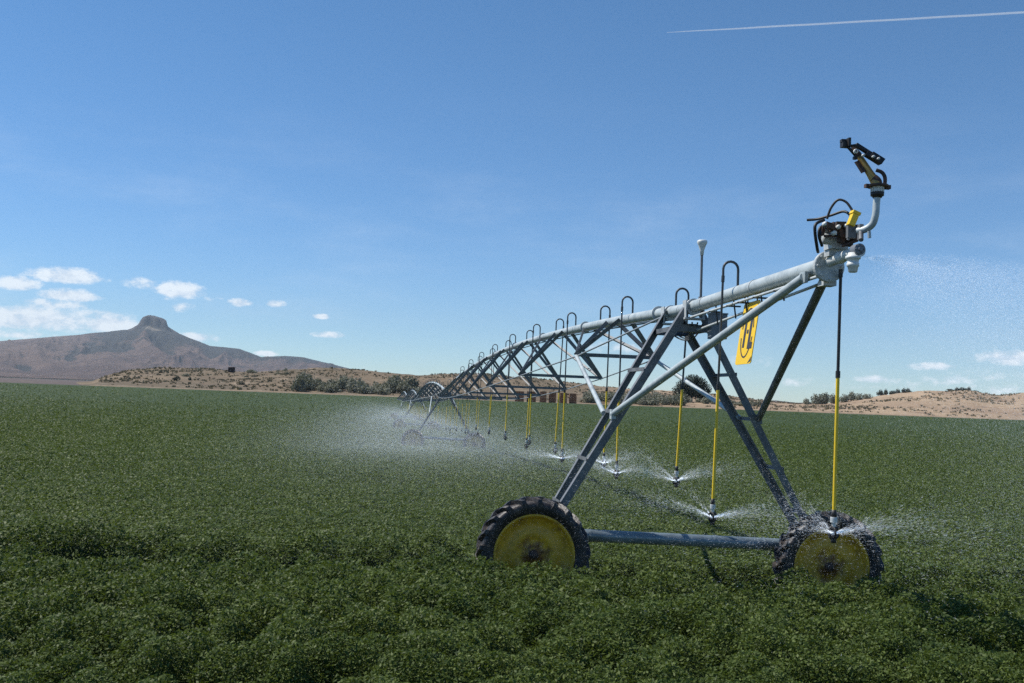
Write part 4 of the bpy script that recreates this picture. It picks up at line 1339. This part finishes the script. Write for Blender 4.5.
# the dark round tree behind the tower
ty_ = 476.0
tx_ = (693 - CX) / FPX * ty_
tz_ = land(tx_, ty_)
tr = thing('tree', (tx_, ty_, tz_), 'dark rounded broadleaf tree on the hill foot, seen between the front tower legs', 'tree')
mb = MB()
b0 = Vector((tx_, ty_, tz_ - 0.3))
mb.ring_tube([b0, b0 + UP * 2.2 + Vector((.2, 0, 0)), b0 + UP * 5 + Vector((.1, .2, 0))], [0.6, 0.45, 0.3], 10)
for k in range(7):
    a = k * 0.9; q = b0 + UP * (2.0 + 0.35 * k)
    e = q + Vector((math.cos(a) * 4.6, math.sin(a) * 3.5, 3.0 + 0.3 * k))
    mb.ring_tube([q, q.lerp(e, .5) + UP * 0.5, e], [0.24, 0.15, 0.05], 6)
mb.build('trunk', M['bark'], tr)
lobes = [(-5.6, 0, 5.0, 3.2, 3.2, 3.2), (-3.0, .5, 8.0, 3.6, 3.4, 3.4), (0.2, 0, 9.4, 4.0, 3.6, 3.4), (3.6, .3, 8.6, 3.6, 3.4, 3.2), (6.2, 0, 6.0, 3.2, 3.0, 3.2),
         (1.0, -1.2, 5.4, 4.4, 3.2, 3.4), (-3.4, -1.0, 4.2, 3.6, 3.0, 3.0), (4.2, -1.0, 4.0, 3.4, 3.0, 3.0)]
v, f = leaf_blob(9000, lobes, 0.34, 901)
o = link(bpy.data.objects.new('crown', raw_mesh('crown', v, f, M['darkleaf'])), tr)

# ------------------------------------------------------------------ bale stacks, fence posts and the hut at the field's edge
BL = ['longest dark brown bale stack, at the left end of the row beyond the field', 'brown bale stack, second from the left in the row beyond the field', 'brown bale stack third from the left, left of a tan gap',
      'brown bale stack in the middle of the row beyond the field', 'brown bale stack, second from the right end of the row', 'short brown bale stack at the right end of the row beyond the field']
for i, (x0, x1, h) in enumerate(((517, 526, 4.6), (529, 538, 4.7), (542, 548.5, 4.9), (551, 558, 4.9), (562, 569, 4.6), (571.5, 578.5, 4.5))):
    y = FIELD_END + 12 + 1.5 * (i % 2)
    xa, xb = (x0 - CX) / FPX * y, (x1 - CX) / FPX * y
    z0 = float(gz(0, y)) - 0.05
    t = thing('bale_stack', ((xa + xb) / 2, y, z0), BL[i], 'bale stack', 'bale stacks beyond the field')
    rows, cols = 4, 2
    bh = h / rows; bw = (xb - xa) / cols
    for rI in range(rows):
        mb = MB()
        for cI in range(cols):
            for dI in range(4):
                o3 = [random.uniform(-.07, .07) for _ in range(3)]
                mb.box((xa + bw * (cI + .5) + o3[0], y + 1.22 * dI + o3[1], z0 + bh * (rI + .5)), (bw * .485, 0, 0.0), (0, .595, 0), (0, 0, bh * .488))
        mb.build('bale_layer', M['bale'], t)
FP = 'fence posts along the far edge of the field'
for i, px in enumerate((448, 455, 470, 606, 624, 642, 660, 664, 686, 772, 800)):
    y = FIELD_END + 7
    x = (px - CX) / FPX * y
    z = float(gz(x, y))
    o = MB().tube((x, y, z - 0.2), (x, y, z + 1.5 + random.uniform(-.15, .2)), 0.11, 6).build('fence_post', M['wood'], None, (x, y, z))
    tag(o, 'thin weathered post on the dirt strip at the far edge of the field', 'fence post', FP)
hx, hy = (233 - CX) / FPX * 610, 610.0
hz = land(hx, hy) - 0.2
t = thing('hut', (hx, hy, hz), 'small dark boxy hut on the left hill crest below the mountain', 'hut')
MB().box((hx, hy, hz + 1.6), (1.75, 0, 0), (0, 1.4, 0), (0, 0, 1.6)).build('wall', M['hut'], t)
MB().box((hx, hy, hz + 3.3), (2.0, 0, 0.12), (0, 1.65, 0), (0, 0, 0.10)).build('roof', M['hut'], t)

# ------------------------------------------------------------------ aircraft trail, high and far away
A, B = at(667, 32.5, 26000), at(1120, 7.0, 30000)
mb = MB()
N_ = 40
pts = [A.lerp(B, k / N_) + UP * (3 * math.sin(k * 0.9)) for k in range(N_ + 1)]
mb.ring_tube(pts, [5 + 17 * min(1, k / 8) ** 0.7 + 14 * (k / N_) for k in range(N_ + 1)], 8)
o = mb.build('contrail', M['contrail'], None, A)
tag(o, 'thin white aircraft trail slanting across the upper right sky', 'contrail')

# ------------------------------------------------------------------ the air itself
x, y0, y1, z0, z1 = 16000, -120, 15500, -9.0, 1180.0
hz_o = MB().box((0, (y0 + y1) / 2, (z0 + z1) / 2), (x, 0, 0), (0, (y1 - y0) / 2, 0), (0, 0, (z1 - z0) / 2))


def _haze(nt, out):
    p = nt.new('ShaderNodeVolumePrincipled', ins={'Color': (0.74, 0.87, 1.0, 1), 'Density': 2.8e-5, 'Anisotropy': 0.0})
    nt.l.new(p.outputs[0], out.inputs['Volume'])
M['haze'] = material('thin_air', _haze)
o = hz_o.build('haze', M['haze'])
o['kind'] = 'stuff'
